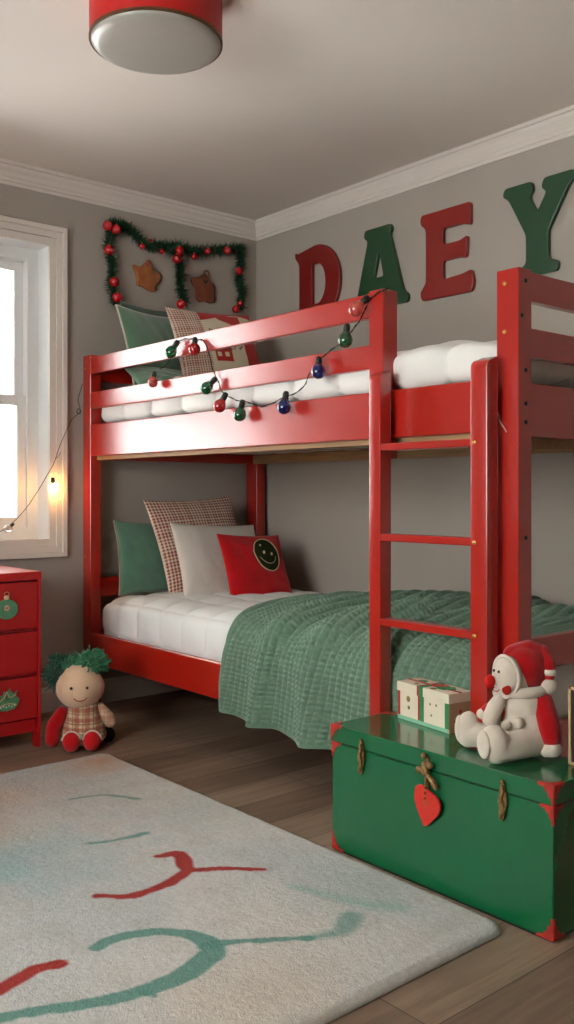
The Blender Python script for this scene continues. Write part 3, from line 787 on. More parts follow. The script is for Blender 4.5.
B().ell((xc+.003, TY0-.012, .308), (.010, .009, .018), 14, 10, Matrix.Rotation(-.5, 3, 'Y')).ell((xc+.016, TY0-.012, .319), (.011, .008, .009), 12, 8).ell((xc-.016, TY0-.011, .300), (.014, .007, .009), 12, 8, Matrix.Rotation(.3, 3, 'Y')).ell((xc+.004, TY0-.014, .298), (.009, .008, .009), 12, 8).out('bow_knot', M['brass'], cl)
B().tube(catmull([(xc, TY0-.012, .298), (xc+.018, TY0-.012, .288), (xc+.032, TY0-.010, .272), (xc+.034, TY0-.008, .262)], 5), [.007]*8+[.008]*6+[.004]*2, 8).out('bow_tail', M['brass'], cl)
B().tube([Vector((xc+.002, TY0-.010, .290)), Vector((xc+.003, TY0-.011, .262))], .0035, 8).out('clasp_pin', M['brass'], cl)
# heart pendant hanging from the clasp
hp = thing('heart_pendant', 'flat red enamel heart hanging from the trunk clasp', 'pendant', (xc+.004, TY0-.012, .175))
hpts = []
hx, hz = xc+.008, .222
hp_px = [(205, 750), (213, 718), (238, 703), (266, 713), (300, 728), (335, 752), (352, 790), (343, 838), (310, 885), (265, 932), (236, 885), (212, 830), (202, 785)]
hq = [Vector((hx+(u-275)*.00056, hz-(v-800)*.00044, 0)) for u, v in hp_px]
hpts = [(p.x, p.y) for p in catmull([hq[-1]]+hq+[hq[0]], 5)[5:-1]][:len(hq)*5]
b = B().prism(hpts, lambda u, v, w: Vector((u, TY0-.006-w, v)), .009)
bmesh.ops.recalc_face_normals(b.bm, faces=b.bm.faces)
bmesh.ops.bevel(b.bm, geom=[e for e in b.bm.edges if len(e.link_faces) == 2 and e.calc_face_angle(0) > 1.2], offset=.003, segments=3, profile=.6, affect='EDGES')
hb = b.out('heart', M['heart'], hp)
for k in range(5): B().lathe([(.0022, -.0008), (.0032, 0), (.0022, .0008)], (hx-.002+.001*(k % 2), TY0-.0175, .262-k*.0065), 10, Matrix.Rotation(PI/2, 3, 'X' if k % 2 else 'Y')).out('chain_link', M['brass'], hp)
B().tube([Vector((hx+.0008*16*math.sin(t)**3*.55, TY0-.0155, .222+.0008*(13*math.cos(t)-5*math.cos(2*t)-2*math.cos(3*t)-math.cos(4*t))*.6)) for t in np.linspace(0, 2*PI, 28)], .0008, 6).out('engraved_heart', M['print'], hb)

# ------------------------------------------------------------------ gift box
gb = thing('gift_box', 'cream gift box with red and green ribbon bands on the trunk', 'gift box', (2.204, -1.12, .3495))
ga = math.radians(-8); gR = Matrix.Rotation(ga, 3, 'Z')
gc = Vector((2.204, -1.120, 0)); gw, gd = .212, .080; gz0, gz1 = .350, .456
def gbx(name, m, u0, u1, v0, v1, z0, z1, bev=.0008, parent=gb):
    bb = B().box(gc.x+u0, gc.x+u1, gc.y+v0, gc.y+v1, z0, z1, bev, 2, gR, (gc.x, gc.y, 0)); return bb.out(name, m, parent)
hw, hd = gw/2, gd/2
gbody = gbx('box_body', M['carton'], -hw, hw, -hd, hd, gz0, gz1-.012)
glid = gbx('box_lid', M['carton'], -hw-.003, hw+.003, -hd-.003, hd+.003, gz1-.026, gz1, .0015)
gbx('side_panel', M['kraft'], hw-.001, hw+.0015, -hd, hd, gz0, gz1-.026, .0004, gbody)
gbx('base_band', M['mint'], -hw-.0015, hw-.002, -hd-.0015, -hd+.01, gz0, gz0+.011, .0004, gbody)
gbx('ribbon_band', M['ribr'], -hw-.001, -hw+.008, -hd-.001, -hd+.004, gz0+.011, gz1-.026, .0003, gbody)
gbx('ribbon_band', M['ribr'], -.020, -.012, -hd-.001, -hd+.004, gz0+.011, gz1-.026, .0003, gbody)
gbx('ribbon_band', M['ribg'], -.012, .004, -hd-.0014, -hd+.004, gz0+.011, gz1-.026, .0003, gbody)
gbx('ribbon_band', M['ribg'], hw-.016, hw+.0005, -hd-.001, -hd+.004, gz0+.011, gz1-.026, .0003, gbody)
gbx('ribbon_band', M['ribr'], -.021, -.013, -hd-.0045, hd+.0045, gz1-.026, gz1+.001, .0003, glid)
gbx('ribbon_band', M['ribg'], -.013, .002, -hd-.0045, hd+.0045, gz1-.026, gz1+.0012, .0003, glid)
gbx('ribbon_band', M['ribr'], -hw-.0035, hw+.0035, -.004, .004, gz1-.0005, gz1+.0016, .0003, glid)
def gpt(u, v, z): return gR @ Vector((u, v, 0))+Vector((gc.x, gc.y, z))
for k, (u, v, s_) in enumerate(((.03, .014, 1), (.045, -.012, -1), (.015, -.004, 1), (.062, .006, -1))):
    B().tube([gpt(u+.018*math.cos(t), v+.008*math.sin(t)*s_, gz1+.003) for t in np.linspace(0, 2*PI, 14)], .002, 6).out('ribbon_loop', M['ribg'] if k % 2 else M['ribr'], glid)
for (u, v, r_) in ((-.062, .012, .016), (.05, .025, .008), (.03, -.028, .010), (-.05, -.02, .007)):
    B().lathe([(.0001, 0), (r_, 0), (r_, .0008), (.0001, .0008)], gpt(u, v, gz1), 16).out('printed_sprig', M['ribg'] if u < 0 else M['print'], glid)
for (u, z, r_) in ((-.062, .412, .009), (-.060, .388, .006), (.03, .415, .004), (.055, .416, .004), (.035, .385, .004)):
    c_ = gpt(u, -hd-.0004, z)
    B().lathe([(.0001, 0), (r_, 0), (r_*.6, .0008), (.0001, .0008)], c_, 7, gR @ Matrix.Rotation(PI/2, 3, 'X')).out('printed_bell', M['print'], gbody)
for (v, z, r_) in ((-.02, .38, .004), (.018, .37, .009), (.0, .405, .005)):
    B().lathe([(.0001, 0), (r_, 0), (r_*.6, .0008), (.0001, .0008)], gpt(hw+.0015, v, z), 9, gR @ Matrix.Rotation(PI/2, 3, 'Y')).out('printed_bell', M['ribr'], gbody)

# ------------------------------------------------------------------ snowman
sn = thing('snowman_plush', 'cream snowman plush in a red hood sitting on the trunk', 'plush toy', (2.56, -1.19, TZ))
V3 = Vector
def chain(b, pts, rs, sub=10):
    P = [V3(p) for p in pts]
    for i in range(len(P)-1):
        for k in range(sub+1):
            t = k/sub; b.ell(P[i].lerp(P[i+1], t), rs[i]+(rs[i+1]-rs[i])*t, 14, 10)
    return b
b = B().ell((2.550, -1.172, .420), (.060, .058, .066)).ell((2.546, -1.172, .470), (.053, .055, .052)).ell((2.540, -1.178, .505), (.036, .036, .03))
chain(b, [(2.525, -1.185, .395), (2.47, -1.215, .385), (2.425, -1.234, .384)], [.036, .031, .032])
b.ell((2.415, -1.238, .397), (.030, .026, .046), rot=Matrix.Rotation(.25, 3, 'Y')).ell((2.42, -1.24, .375), (.024, .024, .0245))
chain(b, [(2.580, -1.19, .392), (2.570, -1.25, .389), (2.555, -1.285, .386)], [.038, .034, .034])
b.ell((2.548, -1.300, .398), (.036, .030, .046), rot=Matrix.Rotation(.15, 3, 'X')).ell((2.55, -1.298, .376), (.028, .026, .0265))
bodyo = blob('body', b, M['plush'], sn, .0035, 5)
# paler soles
B().ell((2.399, -1.249, .396), (.019, .0115, .034), rot=Matrix.Rotation(-.85, 3, 'Z')).out('sole', M['plush'], bodyo, smooth=True)
B().ell((2.532, -1.324, .396), (.026, .0085, .034), rot=Matrix.Rotation(-.35, 3, 'Z')).out('sole', M['plush'], bodyo, smooth=True)
hd_ = B().ell((2.530, -1.186, .546), (.048, .054, .055))
head = blob('head', hd_, M['plush'], sn, .0035, 3)
# face frame: facing direction
fd = V3((-.10, -1, -.02)).normalized(); fr_ = V3((fd.y, -fd.x, 0)).normalized()*-1; fu = fr_.cross(fd); fu = fu if fu.z > 0 else -fu
hc = V3((2.530, -1.186, .546))
def fpt(a_, b_, d): return hc+fr_*a_+fu*b_+fd*d
# hood: shell around the head, open at the face
b = B()
b.ell(hc+V3((.006, .014, .012)), (.057, .055, .060)).ell(hc+V3((.016, .03, .026)), (.046, .045, .046)).ell(hc+V3((.026, .040, .002)), (.042, .04, .052))
chain(b, [hc+V3((-.012, .0, .046)), hc+V3((.014, .03, .056)), hc+V3((.03, .06, .05))], [.026, .028, .022])
blob('hood', b, M['plushred'], sn, .0035, 4)
b = B(); chain(b, [hc+V3((.036, .050, .050)), hc+V3((.062, .042, .026)), hc+V3((.068, .036, .000))], [.022, .017, .013]); blob('hood_tail', b, M['plushred'], sn, .003, 3)
B().lathe([(.0155, -.007), (.0175, 0), (.0155, .007)], hc+V3((.067, .039, .010)), 20).out('tail_band', M['plush'], sn, smooth=True)
B().ell(hc+V3((.070, .032, -.024)), (.020, .020, .019)).out('pompom', M['plush'], sn, smooth=True)
# face plate and its rim
rim = []
for k in range(41):
    t = k/40*2*PI; rim.append(fpt(.040*math.cos(t), .050*math.sin(t), .046-.006*math.cos(t)**2))
face = B().ell(fpt(0, 0, .036), (.041, .030, .050)).out('face', M['plush'], head, smooth=True)
B().tube(rim, .0048, 8, cap=False).out('hood_rim', M['plush'], sn, smooth=True)
for a_ in (-.019, -.001): B().ell(fpt(a_, .014, .066 if a_ > -.01 else .063), (.0035, .0035, .0038), 12, 8).out('eye', M['black'], face)
B().ell(fpt(-.022, -.012, .075), (.0125, .015, .0165)).out('nose', M['noser'], face, smooth=True)
B().ell(fpt(.014, -.026, .0565), (.0135, .005, .0155)).out('cheek', M['mouth'], face, smooth=True)
B().tube([fpt(-.012+.012*math.cos(t), -.026+.010*math.sin(t), .0655) for t in np.linspace(PI*1.05, PI*1.9, 10)], .0011, 6).out('smile', M['thread'], face)
# collar
b = B(); pts = []
for k in range(25):
    t = k/24*2*PI; pts.append(V3((2.538+.052*math.cos(t), -1.172+.052*math.sin(t), .505+.006*math.cos(t))))
b.tube(pts, .0135, 12, cap=False)
b.ell((2.503, -1.222, .500), (.018, .018, .016))
blob('scarf', b, M['plush'], sn, .003, 3)
b = B(); chain(b, [(2.512, -1.222, .498), (2.505, -1.243, .468), (2.498, -1.252, .440)], [.014, .020, .021]); blob('scarf_end', b, M['plush'], sn, .003, 4)
# arms
b = B(); chain(b, [(2.498, -1.170, .478), (2.474, -1.200, .458), (2.458, -1.214, .446)], [.022, .018, .016]); blob('arm', b, M['plushred'], sn, .003, 4)
b = B(); b.ell((2.450, -1.222, .438), (.015, .015, .014)); blob('mitten', b, M['plush'], sn, .003, 3)
b = B(); chain(b, [(2.588, -1.165, .482), (2.612, -1.178, .445), (2.622, -1.180, .408)], [.027, .028, .026]); blob('arm', b, M['plushred'], sn, .003, 4)
b = B(); b.ell((2.626, -1.182, .380), (.024, .024, .020)).ell((2.618, -1.194, .372), (.013, .013, .012)); blob('mitten', b, M['plush'], sn, .003, 3)
for p, r_ in (((2.568, -1.236, .440), .0135), ((2.535, -1.238, .428), .0125)): B().ell(p, r_).out('pompom_button', M['plush'], sn, smooth=True)

# ------------------------------------------------------------------ framed box at the right edge of the trunk
lt = thing('wooden_lantern', 'pale wood framed lantern box behind the snowman on the trunk', 'lantern', (2.685, -1.16, TZ))
lx0, lx1, ly0, ly1, lz0, lz1 = 2.664, 2.730, -1.172, -1.126, TZ+.0005, .535
b = B(); t_ = .007
for x in (lx0, lx1-t_):
    for y in (ly0, ly1-t_): b.box(x, x+t_, y, y+t_, lz0, lz1, .001)
for z in (lz0, lz1-t_):
    for y in (ly0, ly1-t_): b.box(lx0, lx1, y, y+t_, z, z+t_, .001)
    for x in (lx0, lx1-t_): b.box(x, x+t_, ly0, ly1, z, z+t_, .001)
b.out('frame', M['wicker'], lt)
B().box(lx0+.003, lx1-.003, ly0+.003, ly1-.003, lz0+.003, lz1-.003, 0).out('panel', M['darkbox'], lt)
for k in range(5): B().ell((2.679+.009*k, -1.155+.01*(k % 2), lz1+.006), (.009, .009, .007), 12, 8).out('berry', M['ribr'] if k % 2 else M['kraft'], lt, smooth=True)

# ------------------------------------------------------------------ rag doll
dl = thing('rag_doll', 'round-headed rag doll with green yarn hair and plaid dress on the floor', 'doll', (.62, -1.38, 0))
DC = V3((.613, -1.373, 0)); cdir = V3((.86, -.50, 0)).normalized(); rdir = V3((.50, .86, 0)).normalized()
def dp(r_, c_, z): return DC+rdir*r_+cdir*c_+V3((0, 0, z))
def plaid(co):
    q = co-np.array(DC); r_ = q@np.array(rdir); z = co[:, 2]
    c = np.tile(np.array(lin('#cbb391')), (len(co), 1)); red = np.array(lin('#8c2a22')); br = np.array(lin('#6d3a2a'))
    a1 = ((r_+.5) % .040) < .019; a2 = (z % .036) < .016; l1 = ((r_+.509) % .040) < .005; l2 = ((z+.009) % .036) < .0045
    c[a1] = c[a1]*.42+red*.58; c[a2] = c[a2]*.42+red*.58; c[l1] = c[l1]*.4+br*.6; c[l2] = c[l2]*.4+br*.6
    return c
b = B()
for k in range(9):
    t = k/8; b.ell(dp(.012+.0*t, 0, .045+.115*t), (.098-.032*t, .088-.03*t, .04))
blob('dress', b, M['printed'], dl, .0035, 4, colf=plaid)
b = B().ell(dp(0, .01, .232), (.094, .094, .082)).ell(dp(0, .008, .262), (.075, .075, .065)).ell(dp(0, 0, .16), .03)
dh = blob('head', b, M['skin'], dl, .004, 4)
def hp_(r_, z):  # point on the head front
    cc = math.sqrt(max(0, 1-(r_/.096)**2-((z-.234)/.085)**2))*.096
    return dp(r_, .010+cc, z)
for r_ in (-.030, .030): B().ell(hp_(r_, .247), .0058, 12, 8).out('eye', M['black'], dh)
B().tube([hp_(.004+.024*math.cos(t), .212+.016*math.sin(t)) for t in np.linspace(PI*1.08, PI*1.92, 12)], .0018, 6).out('smile', M['thread'], dh)
def yarn(c, r, n, m, name, parent, seed, droop=0.):
    rr = random.Random(seed); b = B(); c = V3(c)
    b.ell(c, tuple(x*.72 for x in r), 20, 14)
    for k in range(n):
        d = V3((rr.gauss(0, 1), rr.gauss(0, 1), rr.gauss(0, 1))).normalized()
        e_ = V3((d.x*r[0], d.y*r[1], d.z*r[2]))*rr.uniform(.86, 1.03)
        s_ = V3((rr.gauss(0, 1), rr.gauss(0, 1), rr.gauss(0, 1)))*.006
        b.tube([c+e_*.55, c+e_*.85+s_, c+e_+s_*1.8], [.0036, .0034, .0026], 5, cap=True)
    return b.out(name, m, parent, smooth=True)
yarn(dp(.045, -.005, .325), (.058, .058, .042), 750, M['yarn'], 'hair_bun', dh, 1)
yarn(dp(-.020, -.02, .315), (.050, .05, .035), 300, M['yarn'], 'hair', dh, 4)
yarn(dp(-.080, -.030, .285), (.050, .052, .068), 750, M['darkyarn'], 'hair_bun', dh, 2)
b = B(); chain(b, [dp(-.070, .01, .135), dp(-.100, .02, .085), dp(-.105, .03, .035)], [.025, .030, .028]); blob('sleeve', b, M['plushred'], dl, .004, 4)
b = B(); chain(b, [dp(.075, .01, .150), dp(.105, .02, .115), dp(.115, .025, .095)], [.022, .025, .022]); blob('arm', b, M['printed'], dl, .004, 4, colf=lambda co: plaid(co)*.6+np.array(lin('#c9a48c'))*.4)
for r_, cc in ((-.030, .105), (.048, .105)):
    b = B(); b.ell(dp(r_, cc-.01, .043), (.036, .034, .040)); chain(b, [dp(r_, .03, .045), dp(r_, cc-.02, .043)], [.032, .035])
    f_ = blob('foot', b, M['redfab'], dl, .0035, 4)
    rot = Matrix.Rotation(math.atan2(cdir.y, cdir.x), 3, 'Z') @ Matrix.Rotation(PI/2, 3, 'Y')
    pts = [dp(r_+.034*math.cos(t), cc-.004, .043+.038*math.sin(t)) for t in np.linspace(PI*.05, PI*.95, 18)]
    B().tube(pts, .0042, 8).out('foot_piping', M['plush'], f_, smooth=True)
b = B().ell(dp(.105, -.03, .032), (.032, .03, .030)); blob('cloth_bow', b, M['darkfab'], dl, .004, 3)

# ------------------------------------------------------------------ wall letters
def fillet(poly, rs, seg=6):
    out = []; n = len(poly)
    for i in range(n):
        p = Vector(poly[i]); a = Vector(poly[i-1]); c = Vector(poly[(i+1) % n]); r = rs[i] if isinstance(rs, list) else rs
        da = (a-p); dc = (c-p); l = min(r, da.length*.48, dc.length*.48)
        if l < 1e-5: out.append(tuple(p)); continue
        p0 = p+da.normalized()*l; p1 = p+dc.normalized()*l
        for k in range(seg+1):
            t = k/seg; q = p0*(1-t)**2+p*2*t*(1-t)+p1*t*t; out.append((q.x, q.y))
    return out
def letter(name, outer, holes, x0, z0, w, h, m, label):
    cu = bpy.data.curves.new('c', 'CURVE'); cu.dimensions = '2D'; cu.fill_mode = 'BOTH'; cu.extrude = .006; cu.bevel_depth = .0045; cu.bevel_resolution = 3; cu.offset = -.0045
    for lp in [outer]+holes:
        s = cu.splines.new('POLY'); s.points.add(len(lp)-1); s.use_cyclic_u = True
        for i, (u, v) in enumerate(lp): s.points[i].co = (u*w, v*h, 0, 1)
    o = bpy.data.objects.new('c', cu); COL.objects.link(o); me = evalmesh(o); bpy.data.objects.remove(o); bpy.data.curves.remove(cu)
    me.transform(Matrix.Translation((x0, -.0125, z0)) @ Matrix.Rotation(PI/2, 4, 'X'))
    me.materials.clear(); me.materials.append(m)
    try: me.set_sharp_from_angle(angle=math.radians(40))
    except Exception: pass
    mobj(name, me, None, label=label, cat='letter', group='wooden letters on the wall above the bunk bed')
def arc(cx, cy, rx, ry, a0, a1, n): return [(cx+rx*math.cos(math.radians(a0+(a1-a0)*k/n)), cy+ry*math.sin(math.radians(a0+(a1-a0)*k/n))) for k in range(n+1)]
# D
Do = fillet([(0, 1), (-.02, .88), (.09, .82), (.09, .18), (-.02, .12), (0, 0), (.48, 0)], .04)+arc(.5, .5, .5, .5, -88, 88, 22)+[(.48, 1)]
Do = fillet([(0, .98), (-.03, .90), (.08, .80), (.08, .20), (-.03, .10), (0, .02)], .05)+[(.45, 0)]+arc(.47, .5, .53, .5, -80, 80, 20)+[(.45, 1)]
Dh = [(.38, .24)]+arc(.46, .5, .22, .27, -75, 75, 12)+[(.38, .76)]
letter('wall_letter', Do, [fillet(Dh, .02, 2)], .350, 1.845, .325, .385, M['lred'], 'dark red wooden letter D on the wall, leftmost of the four')
Ao = fillet([(.22, 1.0), (.20, .90), (.28, .86), (.06, .14), (-.04, .10), (-.04, 0), (.36, 0), (.36, .10), (.31, .14), (.335, .22), (.62, .22), (.64, .14), (.58, .10), (.58, 0), (1.02, 0), (1.04, .10), (.95, .15), (.70, .88), (.74, .92), (.72, 1.0)], .045)
Ah = fillet([(.40, .38), (.58, .38), (.50, .70)], .03, 3)
letter('wall_letter', Ao, [Ah], 0.768, 1.850, .335, .375, M['lgreen'], 'dark green wooden letter A on the wall above the guard rail')
Eo = fillet([(0, 1.0), (-.02, .90), (.10, .82), (.10, .20), (-.02, .10), (.02, 0), (.98, 0), (1.02, .10), (.98, .25), (.80, .22), (.44, .20), (.44, .41), (.74, .41), (.88, .39), (.90, .64), (.76, .60), (.44, .60), (.44, .78), (.80, .78), (.96, .74), (.96, 1.0)], .045)
letter('wall_letter', Eo, [], 1.190, 1.838, .285, .378, M['lred2'], 'brick red wooden letter E on the wall above the ladder')
Yo = fillet([(.0, 1.0), (-.04, .92), (.06, .86), (.33, .44), (.33, .14), (.25, .10), (.25, 0), (.80, 0), (.82, .10), (.67, .15), (.67, .44), (.97, .86), (1.06, .92), (1.03, 1.0), (.60, 1.0), (.56, .90), (.64, .85), (.50, .66), (.38, .85), (.44, .90), (.42, 1.0)], .045)
letter('wall_letter', Yo, [], 1.636, 1.850, .305, .372, M['lgreen'], 'dark green wooden letter Y on the wall, rightmost of the four')

# ------------------------------------------------------------------ garland and gingerbread
ga_ = thing('garland', 'evergreen garland with red baubles framing two openings on the wall', 'garland', (.03, -.5, 1.9))
paths = [
    [(-.870, 1.895), (-.880, 1.93), (-.900, 2.00), (-.895, 2.08), (-.915, 2.15), (-.905, 2.22), (-.905, 2.275)],
    [(-.905, 2.275), (-.83, 2.275), (-.77, 2.245), (-.70, 2.205), (-.64, 2.215), (-.58, 2.215), (-.52, 2.235)],
    [(-.56, 2.20), (-.50, 2.225), (-.42, 2.225), (-.33, 2.245), (-.25, 2.26), (-.19, 2.275), (-.125, 2.29)],
    [(-.125, 2.30), (-.125, 2.22), (-.135, 2.13), (-.115, 2.05), (-.135, 1.965)],
    [(-.515, 2.22), (-.51, 2.13), (-.505, 2.04), (-.485, 1.96)]]
b = B(); st_ = B(); rr = random.Random(3)
for pth in paths:
    P = catmull([(.024, y, z) for y, z in pth], 10); st_.tube(P, .004, 6)
    L = sum((P[i+1]-P[i]).length for i in range(len(P)-1)); n = int(L*5200)
    for k in range(n):
        t = rr.random()*(len(P)-1); i = int(t); p = P[i].lerp(P[min(i+1, len(P)-1)], t-i); tg = (P[min(i+1, len(P)-1)]-P[max(i-1, 0)]).normalized()
        cl_ = .6+.55*math.sin(t*1.7+pth[0][0]*9)**2
        d = V3((rr.gauss(0, .75), rr.gauss(0, 1), rr.gauss(0, 1))).normalized(); d = (d+tg*.5).normalized()
        l_ = rr.uniform(.022, .050)*cl_; q = p+d*l_
        if q.x < .003: q.x = .003
        if p.x < .003: p.x = .003
        o_ = d.cross(V3((rr.random(), rr.random(), rr.random()))).normalized()*.0022; mid = p.lerp(q, .5)
        o2 = d.cross(o_).normalized()*.0012
        b.add([p, mid+o_, q, mid-o_, mid+o2], [(0, 1, 4), (1, 2, 4), (2, 3, 4), (3, 0, 4), (0, 3, 2, 1)])
fo = b.out('foliage', M['fol'], ga_, smooth=False)
st_.out('wire_core', M['stem'], ga_)
bs = [(107.8, 225.7, 1), (115.8, 229.3, 1), (109.3, 250, 1), (114.3, 282, 1), (117.3, 297.4, 1), (142, 246.4, .6), (150.7, 240.5, .4), (161.7, 251.5, .55), (179.5, 250.6, .95), (177, 258.9, 1), (181, 304.2, 1), (194.3, 256.8, .7), (207.6, 250.9, .75), (227.4, 250.6, .9), (239, 271.3, .9), (236, 309.2, .9), (240.5, 303.3, .65)]
TH, FF, HOR, CX, CY, CZ = .8653, 920.87, 492.44, 3.899, -3.1032, .9966
def on_left_wall(u, v, x):
    # reading measurements off the wall
    dx = -math.sin(TH)+math.cos(TH)*(u-287)/FF; dy = math.cos(TH)+math.sin(TH)*(u-287)/FF; dz = (HOR-v)/FF; k = (x-CX)/dx
    return V3((x, CY+dy*k, CZ+dz*k))
for u, v, s_ in bs:
    p = on_left_wall(u, v, .048); r_ = .0235*s_
    bo = B().ell(p, r_, 20, 14).out('bauble', M['bauble'], ga_, smooth=True)
    B().lathe([(r_*.28, -.003), (r_*.28, .003), (.0001, .004)], p+V3((0, 0, r_*.98)), 10).out('bauble_cap', M['gold'], bo)

def cookie(pts, cy, cz, m, label, loopm):
    c = thing('gingerbread_ornament', label, 'ornament', (.01, cy, cz-.07), 'gingerbread ornaments framed by the garland')
    pl = fillet([(cy+a_*1.18, cz+b_*1.08) for a_, b_ in pts], .022, 5)
    bb = B().prism(pl, lambda u, v, w: V3((.004+w, u, v)), .014); bmesh.ops.recalc_face_normals(bb.bm, faces=bb.bm.faces)
    bmesh.ops.bevel(bb.bm, geom=[e for e in bb.bm.edges if len(e.link_faces) == 2 and e.calc_face_angle(0) > 1.2], offset=.004, segments=3, profile=.5, affect='EDGES')
    k = bb.out('cookie', m, c, smooth=True)
    return c, k
c1, k1 = cookie([(-.075, .046), (-.028, .034), (-.012, .066), (.016, .066), (.026, .030), (.070, .022), (.060, -.012), (.040, -.03), (.038, -.068), (.008, -.066), (-.02, -.050), (-.052, -.050), (-.050, -.008)], -.694, 2.057, M['ginger'], 'lighter brown star gingerbread on the wall, in the left garland opening', None)
B().ell((.018, -.694+.004, 2.057+.066), (.007, .016, .016)).out('hanging_loop', M['gingerloop'], c1, smooth=True)
c2, k2 = cookie([(-.068, .020), (-.055, .042), (-.018, .042), (-.002, .066), (.026, .060), (.034, .030), (.062, .018), (.056, -.022), (.062, -.060), (.036, -.074), (.006, -.062), (-.026, -.076), (-.044, -.050), (-.042, -.018)], -.357, 2.052, M['ginger2'], 'darker brown gingerbread figure on the wall, in the right garland opening', None)
B().tube([V3((.02, -.343+.014*math.cos(t), 2.122+.016*math.sin(t))) for t in np.linspace(0, 2*PI, 18)], .004, 8).out('hanging_loop', M['ginger2'], c2, smooth=True)
B().tube(catmull([(.019, -.36, 2.09), (.02, -.35, 2.075), (.019, -.335, 2.09)], 5), .0035, 6).out('bow', M['stem'], c2, smooth=True)

# ------------------------------------------------------------------ string lights
def bulb(parent, top, d, m, s=1.3):
    """top: where the socket meets the wire; d: hanging direction"""
    top = V3(top); d = V3(d).normalized(); q = V3((0, 0, -1)).rotation_difference(d).to_matrix()
    g = B().lathe([(.0065*s, -.018*s), (.010*s, -.022*s), (.0165*s, -.032*s), (.0185*s, -.041*s), (.0165*s, -.050*s), (.010*s, -.057*s), (.0001, -.060*s)], top, 22, q).out('bulb', m, parent, smooth=True)
    B().lathe([(.0001, .003*s), (.006*s, .002*s), (.0085*s, -.004*s), (.0085*s, -.020*s), (.0001, -.020*s)], top, 14, q).out('socket', M['sock'], g, smooth=True)
sl = thing('string_lights', 'dark wire of coloured bulbs looped over the upper guard rails', 'string lights', (1.4, -1.06, 1.3))
yl = -1.058
wp = [(.80, 1.585), (.83, 1.60), (.90, 1.598), (.965, 1.588), (1.005, 1.575), (1.045, 1.52), (1.066, 1.46), (1.095, 1.415), (1.13, 1.37), (1.20, 1.338), (1.28, 1.322), (1.364, 1.300), (1.46, 1.318), (1.57, 1.345), (1.62, 1.395), (1.675, 1.440), (1.75, 1.472), (1.82, 1.51), (1.853, 1.54), (1.90, 1.588), (1.945, 1.605), (1.985, 1.612)]
P = catmull([(x, (yl if x < 1.87 else -1.070)+.003*math.sin(k*2.1), z) for k, (x, z) in enumerate(wp)], 8)
b = B().tube(P, .0016, 6); b.tube([p+V3((0, .0028*math.sin(i*.9), .0028*math.cos(i*.9))) for i, p in enumerate(P)], .0012, 5)
b.out('wire', M['wire'], sl, smooth=True)
for (x, z, d, m) in ((.845, 1.595, (-.5, -.25, -.75), 'bg'), (.965, 1.590, (.35, -.3, -.8), 'br'), (1.100, 1.425, (-.55, -.3, -.6), 'bg'), (1.165, 1.362, (-.35, -.3, -.85), 'br'),
                     (1.266, 1.328, (-.1, -.2, -1), 'bg'), (1.508, 1.338, (.0, -.2, -1), 'bb'), (1.672, 1.437, (.3, -.3, -.9), 'bb'), (1.805, 1.526, (.15, -.3, -1), 'bg')):
    bulb(sl, (x, -1.070, z), d, M[m])
bulb(sl, (1.905, -1.078, 1.597), (-.3, -.5, -.6), M['bp'])
b = B().tube(catmull([(.845, yl, 1.595), (.76, yl-.002, 1.52), (.70, yl-.002, 1.50)], 6), .0014, 6).out('wire_tail', M['wire'], sl)
bulb(sl, (.665, -1.064, 1.49), (.2, -.3, -.9), M['bp'], 1.15)
ws = thing('window_string_lights', 'thin wire of clear bulbs strung from the bedpost to the window, one lit', 'string lights', (.05, -1.2, .8))
wp = [(-1.062, 1.50), (-1.075, 1.46), (-1.085, 1.42), (-1.076, 1.372), (-1.118, 1.328), (-1.150, 1.265), (-1.178, 1.205), (-1.205, 1.13), (-1.235, 1.080), (-1.285, 1.0), (-1.34, .925), (-1.40, .865), (-1.47, .822), (-1.60, .800), (-1.80, .79)]
P = catmull([(.045, y, z) for y, z in wp], 8)
B().tube(P, .0017, 6).out('wire', M['warmwire'], ws, smooth=True)
B().tube([V3((.046, -1.082+.010*math.sin(t), 1.37+.012*math.cos(t))) for t in np.linspace(0, 2*PI, 12)], .0022, 6).out('wire_knot', M['warmwire'], ws, smooth=True)
B().tube(catmull([(.045, -1.195, 1.15), (.045, -1.18, 1.165), (.045, -1.172, 1.18)], 4), .0012, 5).out('wire_stub', M['warmwire'], ws)
LB = V3((.055, -1.215, 1.055))
q0 = B().ell(LB+V3((0, .004, -.035)), (.021, .021, .022)).out('bulb', M['lit'], ws, smooth=True)
B().lathe([(.0001, .010), (.008, .008), (.010, -.006), (.012, -.020), (.0001, -.020)], LB, 14).out('socket', M['warmwire'], q0, smooth=True)
q1 = B().ell((.05, -1.425, .838), (.018, .020, .017)).out('bulb', M['bclear'], ws, smooth=True)
B().lathe([(.0001, .006), (.007, .004), (.0085, -.014), (.0001, -.014)], V3((.05, -1.402, .858)), 12, Matrix.Rotation(-.9, 3, 'X')).out('socket', M['warmwire'], q1, smooth=True)

# twine caught on the front post
tw = B().tube(catmull([(2.368, YF-.004, 1.215), (2.374, YF-.006, 1.20), (2.380, YF-.006, 1.185), (2.392, YF-.006, 1.170), (2.398, YF-.004, 1.158)], 5), .0022, 6)
tw.ell((2.374, YF-.006, 1.203), .005, 10, 8)
tw.out('twine', M['twine'], None, smooth=True, label='short pale twine caught on the front bedpost beside the ladder', cat='string')

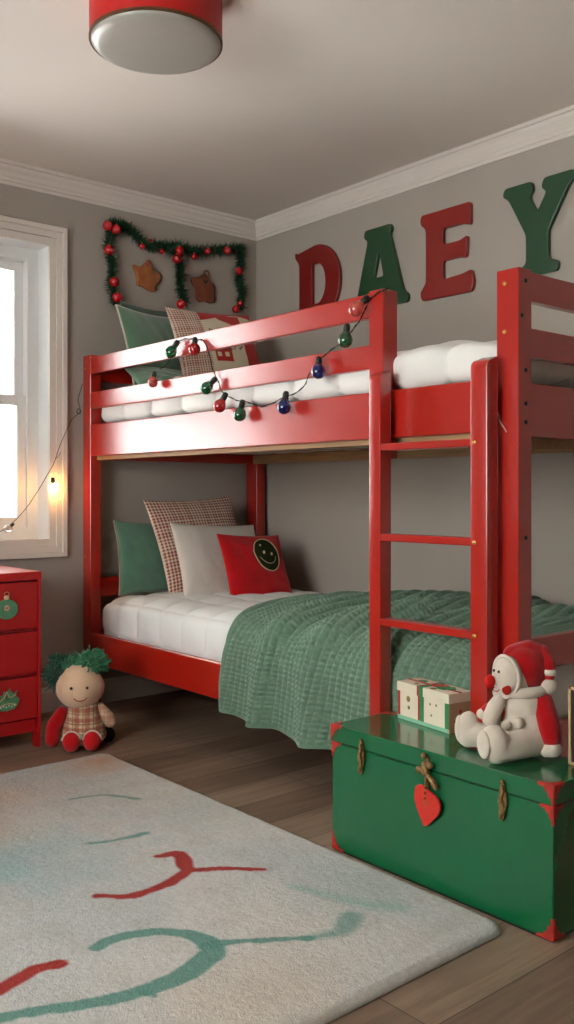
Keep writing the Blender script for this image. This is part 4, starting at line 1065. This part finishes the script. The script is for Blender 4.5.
# ------------------------------------------------------------------ ceiling lamp
lc = V3((1.592, -1.642, 0)); LR = .193
lm = thing('ceiling_lamp', 'round red drum ceiling lamp with a frosted diffuser', 'ceiling lamp', (lc.x, lc.y, 2.3))
b = B().lathe([(LR-.004, 2.318), (LR, 2.318), (LR, 2.449), (LR-.004, 2.449), (LR-.004, 2.318)], lc, 96); b.out('shade', M['shade'], lm)
B().lathe([(LR-.006, 2.314), (LR+.0015, 2.314), (LR+.0015, 2.322), (LR-.006, 2.322), (LR-.006, 2.314)], lc, 96).out('rim', M['rim'], lm)
B().lathe([(LR-.005, 2.330), (LR-.005, 2.312), (LR-.010, 2.306), (LR-.03, 2.301), (LR*.6, 2.297), (LR*.3, 2.295), (.0001, 2.295)], lc, 96).out('diffuser', M['diff'], lm, smooth=True)
B().lathe([(.0001, 2.40), (.06, 2.40), (.06, 2.4495), (.0001, 2.4495)], lc, 32).out('mount', M['white'], lm)

# ------------------------------------------------------------------ light
wd = bpy.data.worlds.new('sky'); SC.world = wd; wd.use_nodes = True
bg = wd.node_tree.nodes['Background']; bg.inputs[0].default_value = (1, .985, .96, 1); bg.inputs[1].default_value = 6.6
def fill_light(name, loc, rot, sx, sy, en, col):
    l = bpy.data.lights.new(name, 'AREA'); l.shape = 'RECTANGLE'; l.size = sx; l.size_y = sy; l.energy = en; l.color = col
    o = bpy.data.objects.new(name, l); COL.objects.link(o); o.location = loc; o.rotation_euler = rot
fill_light('back_fill_light', ((W2[0]+W2[1])/2, RY-.2, (W2[2]+W2[3])/2), (PI/2, 0, 0), W2[1]-W2[0], W2[3]-W2[2], 13, (1, .95, .88))  # unseen area lamp added behind the camera to brighten the room

# ------------------------------------------------------------------ camera
cam = bpy.data.cameras.new('camera'); co = bpy.data.objects.new('camera', cam); COL.objects.link(co)
cam.sensor_fit = 'VERTICAL'; cam.sensor_height = 24; cam.lens = 24*FF/1024
co.location = (CX, CY, CZ); co.rotation_euler = (PI/2, 0, TH)
cam.shift_y = -(512-HOR)/1024; cam.clip_start = .02
SC.camera = co
vs = SC.view_settings; vs.view_transform = 'Standard'; vs.look = 'None'; vs.gamma = 1; vs.exposure = 1.18; vs.use_curve_mapping = False
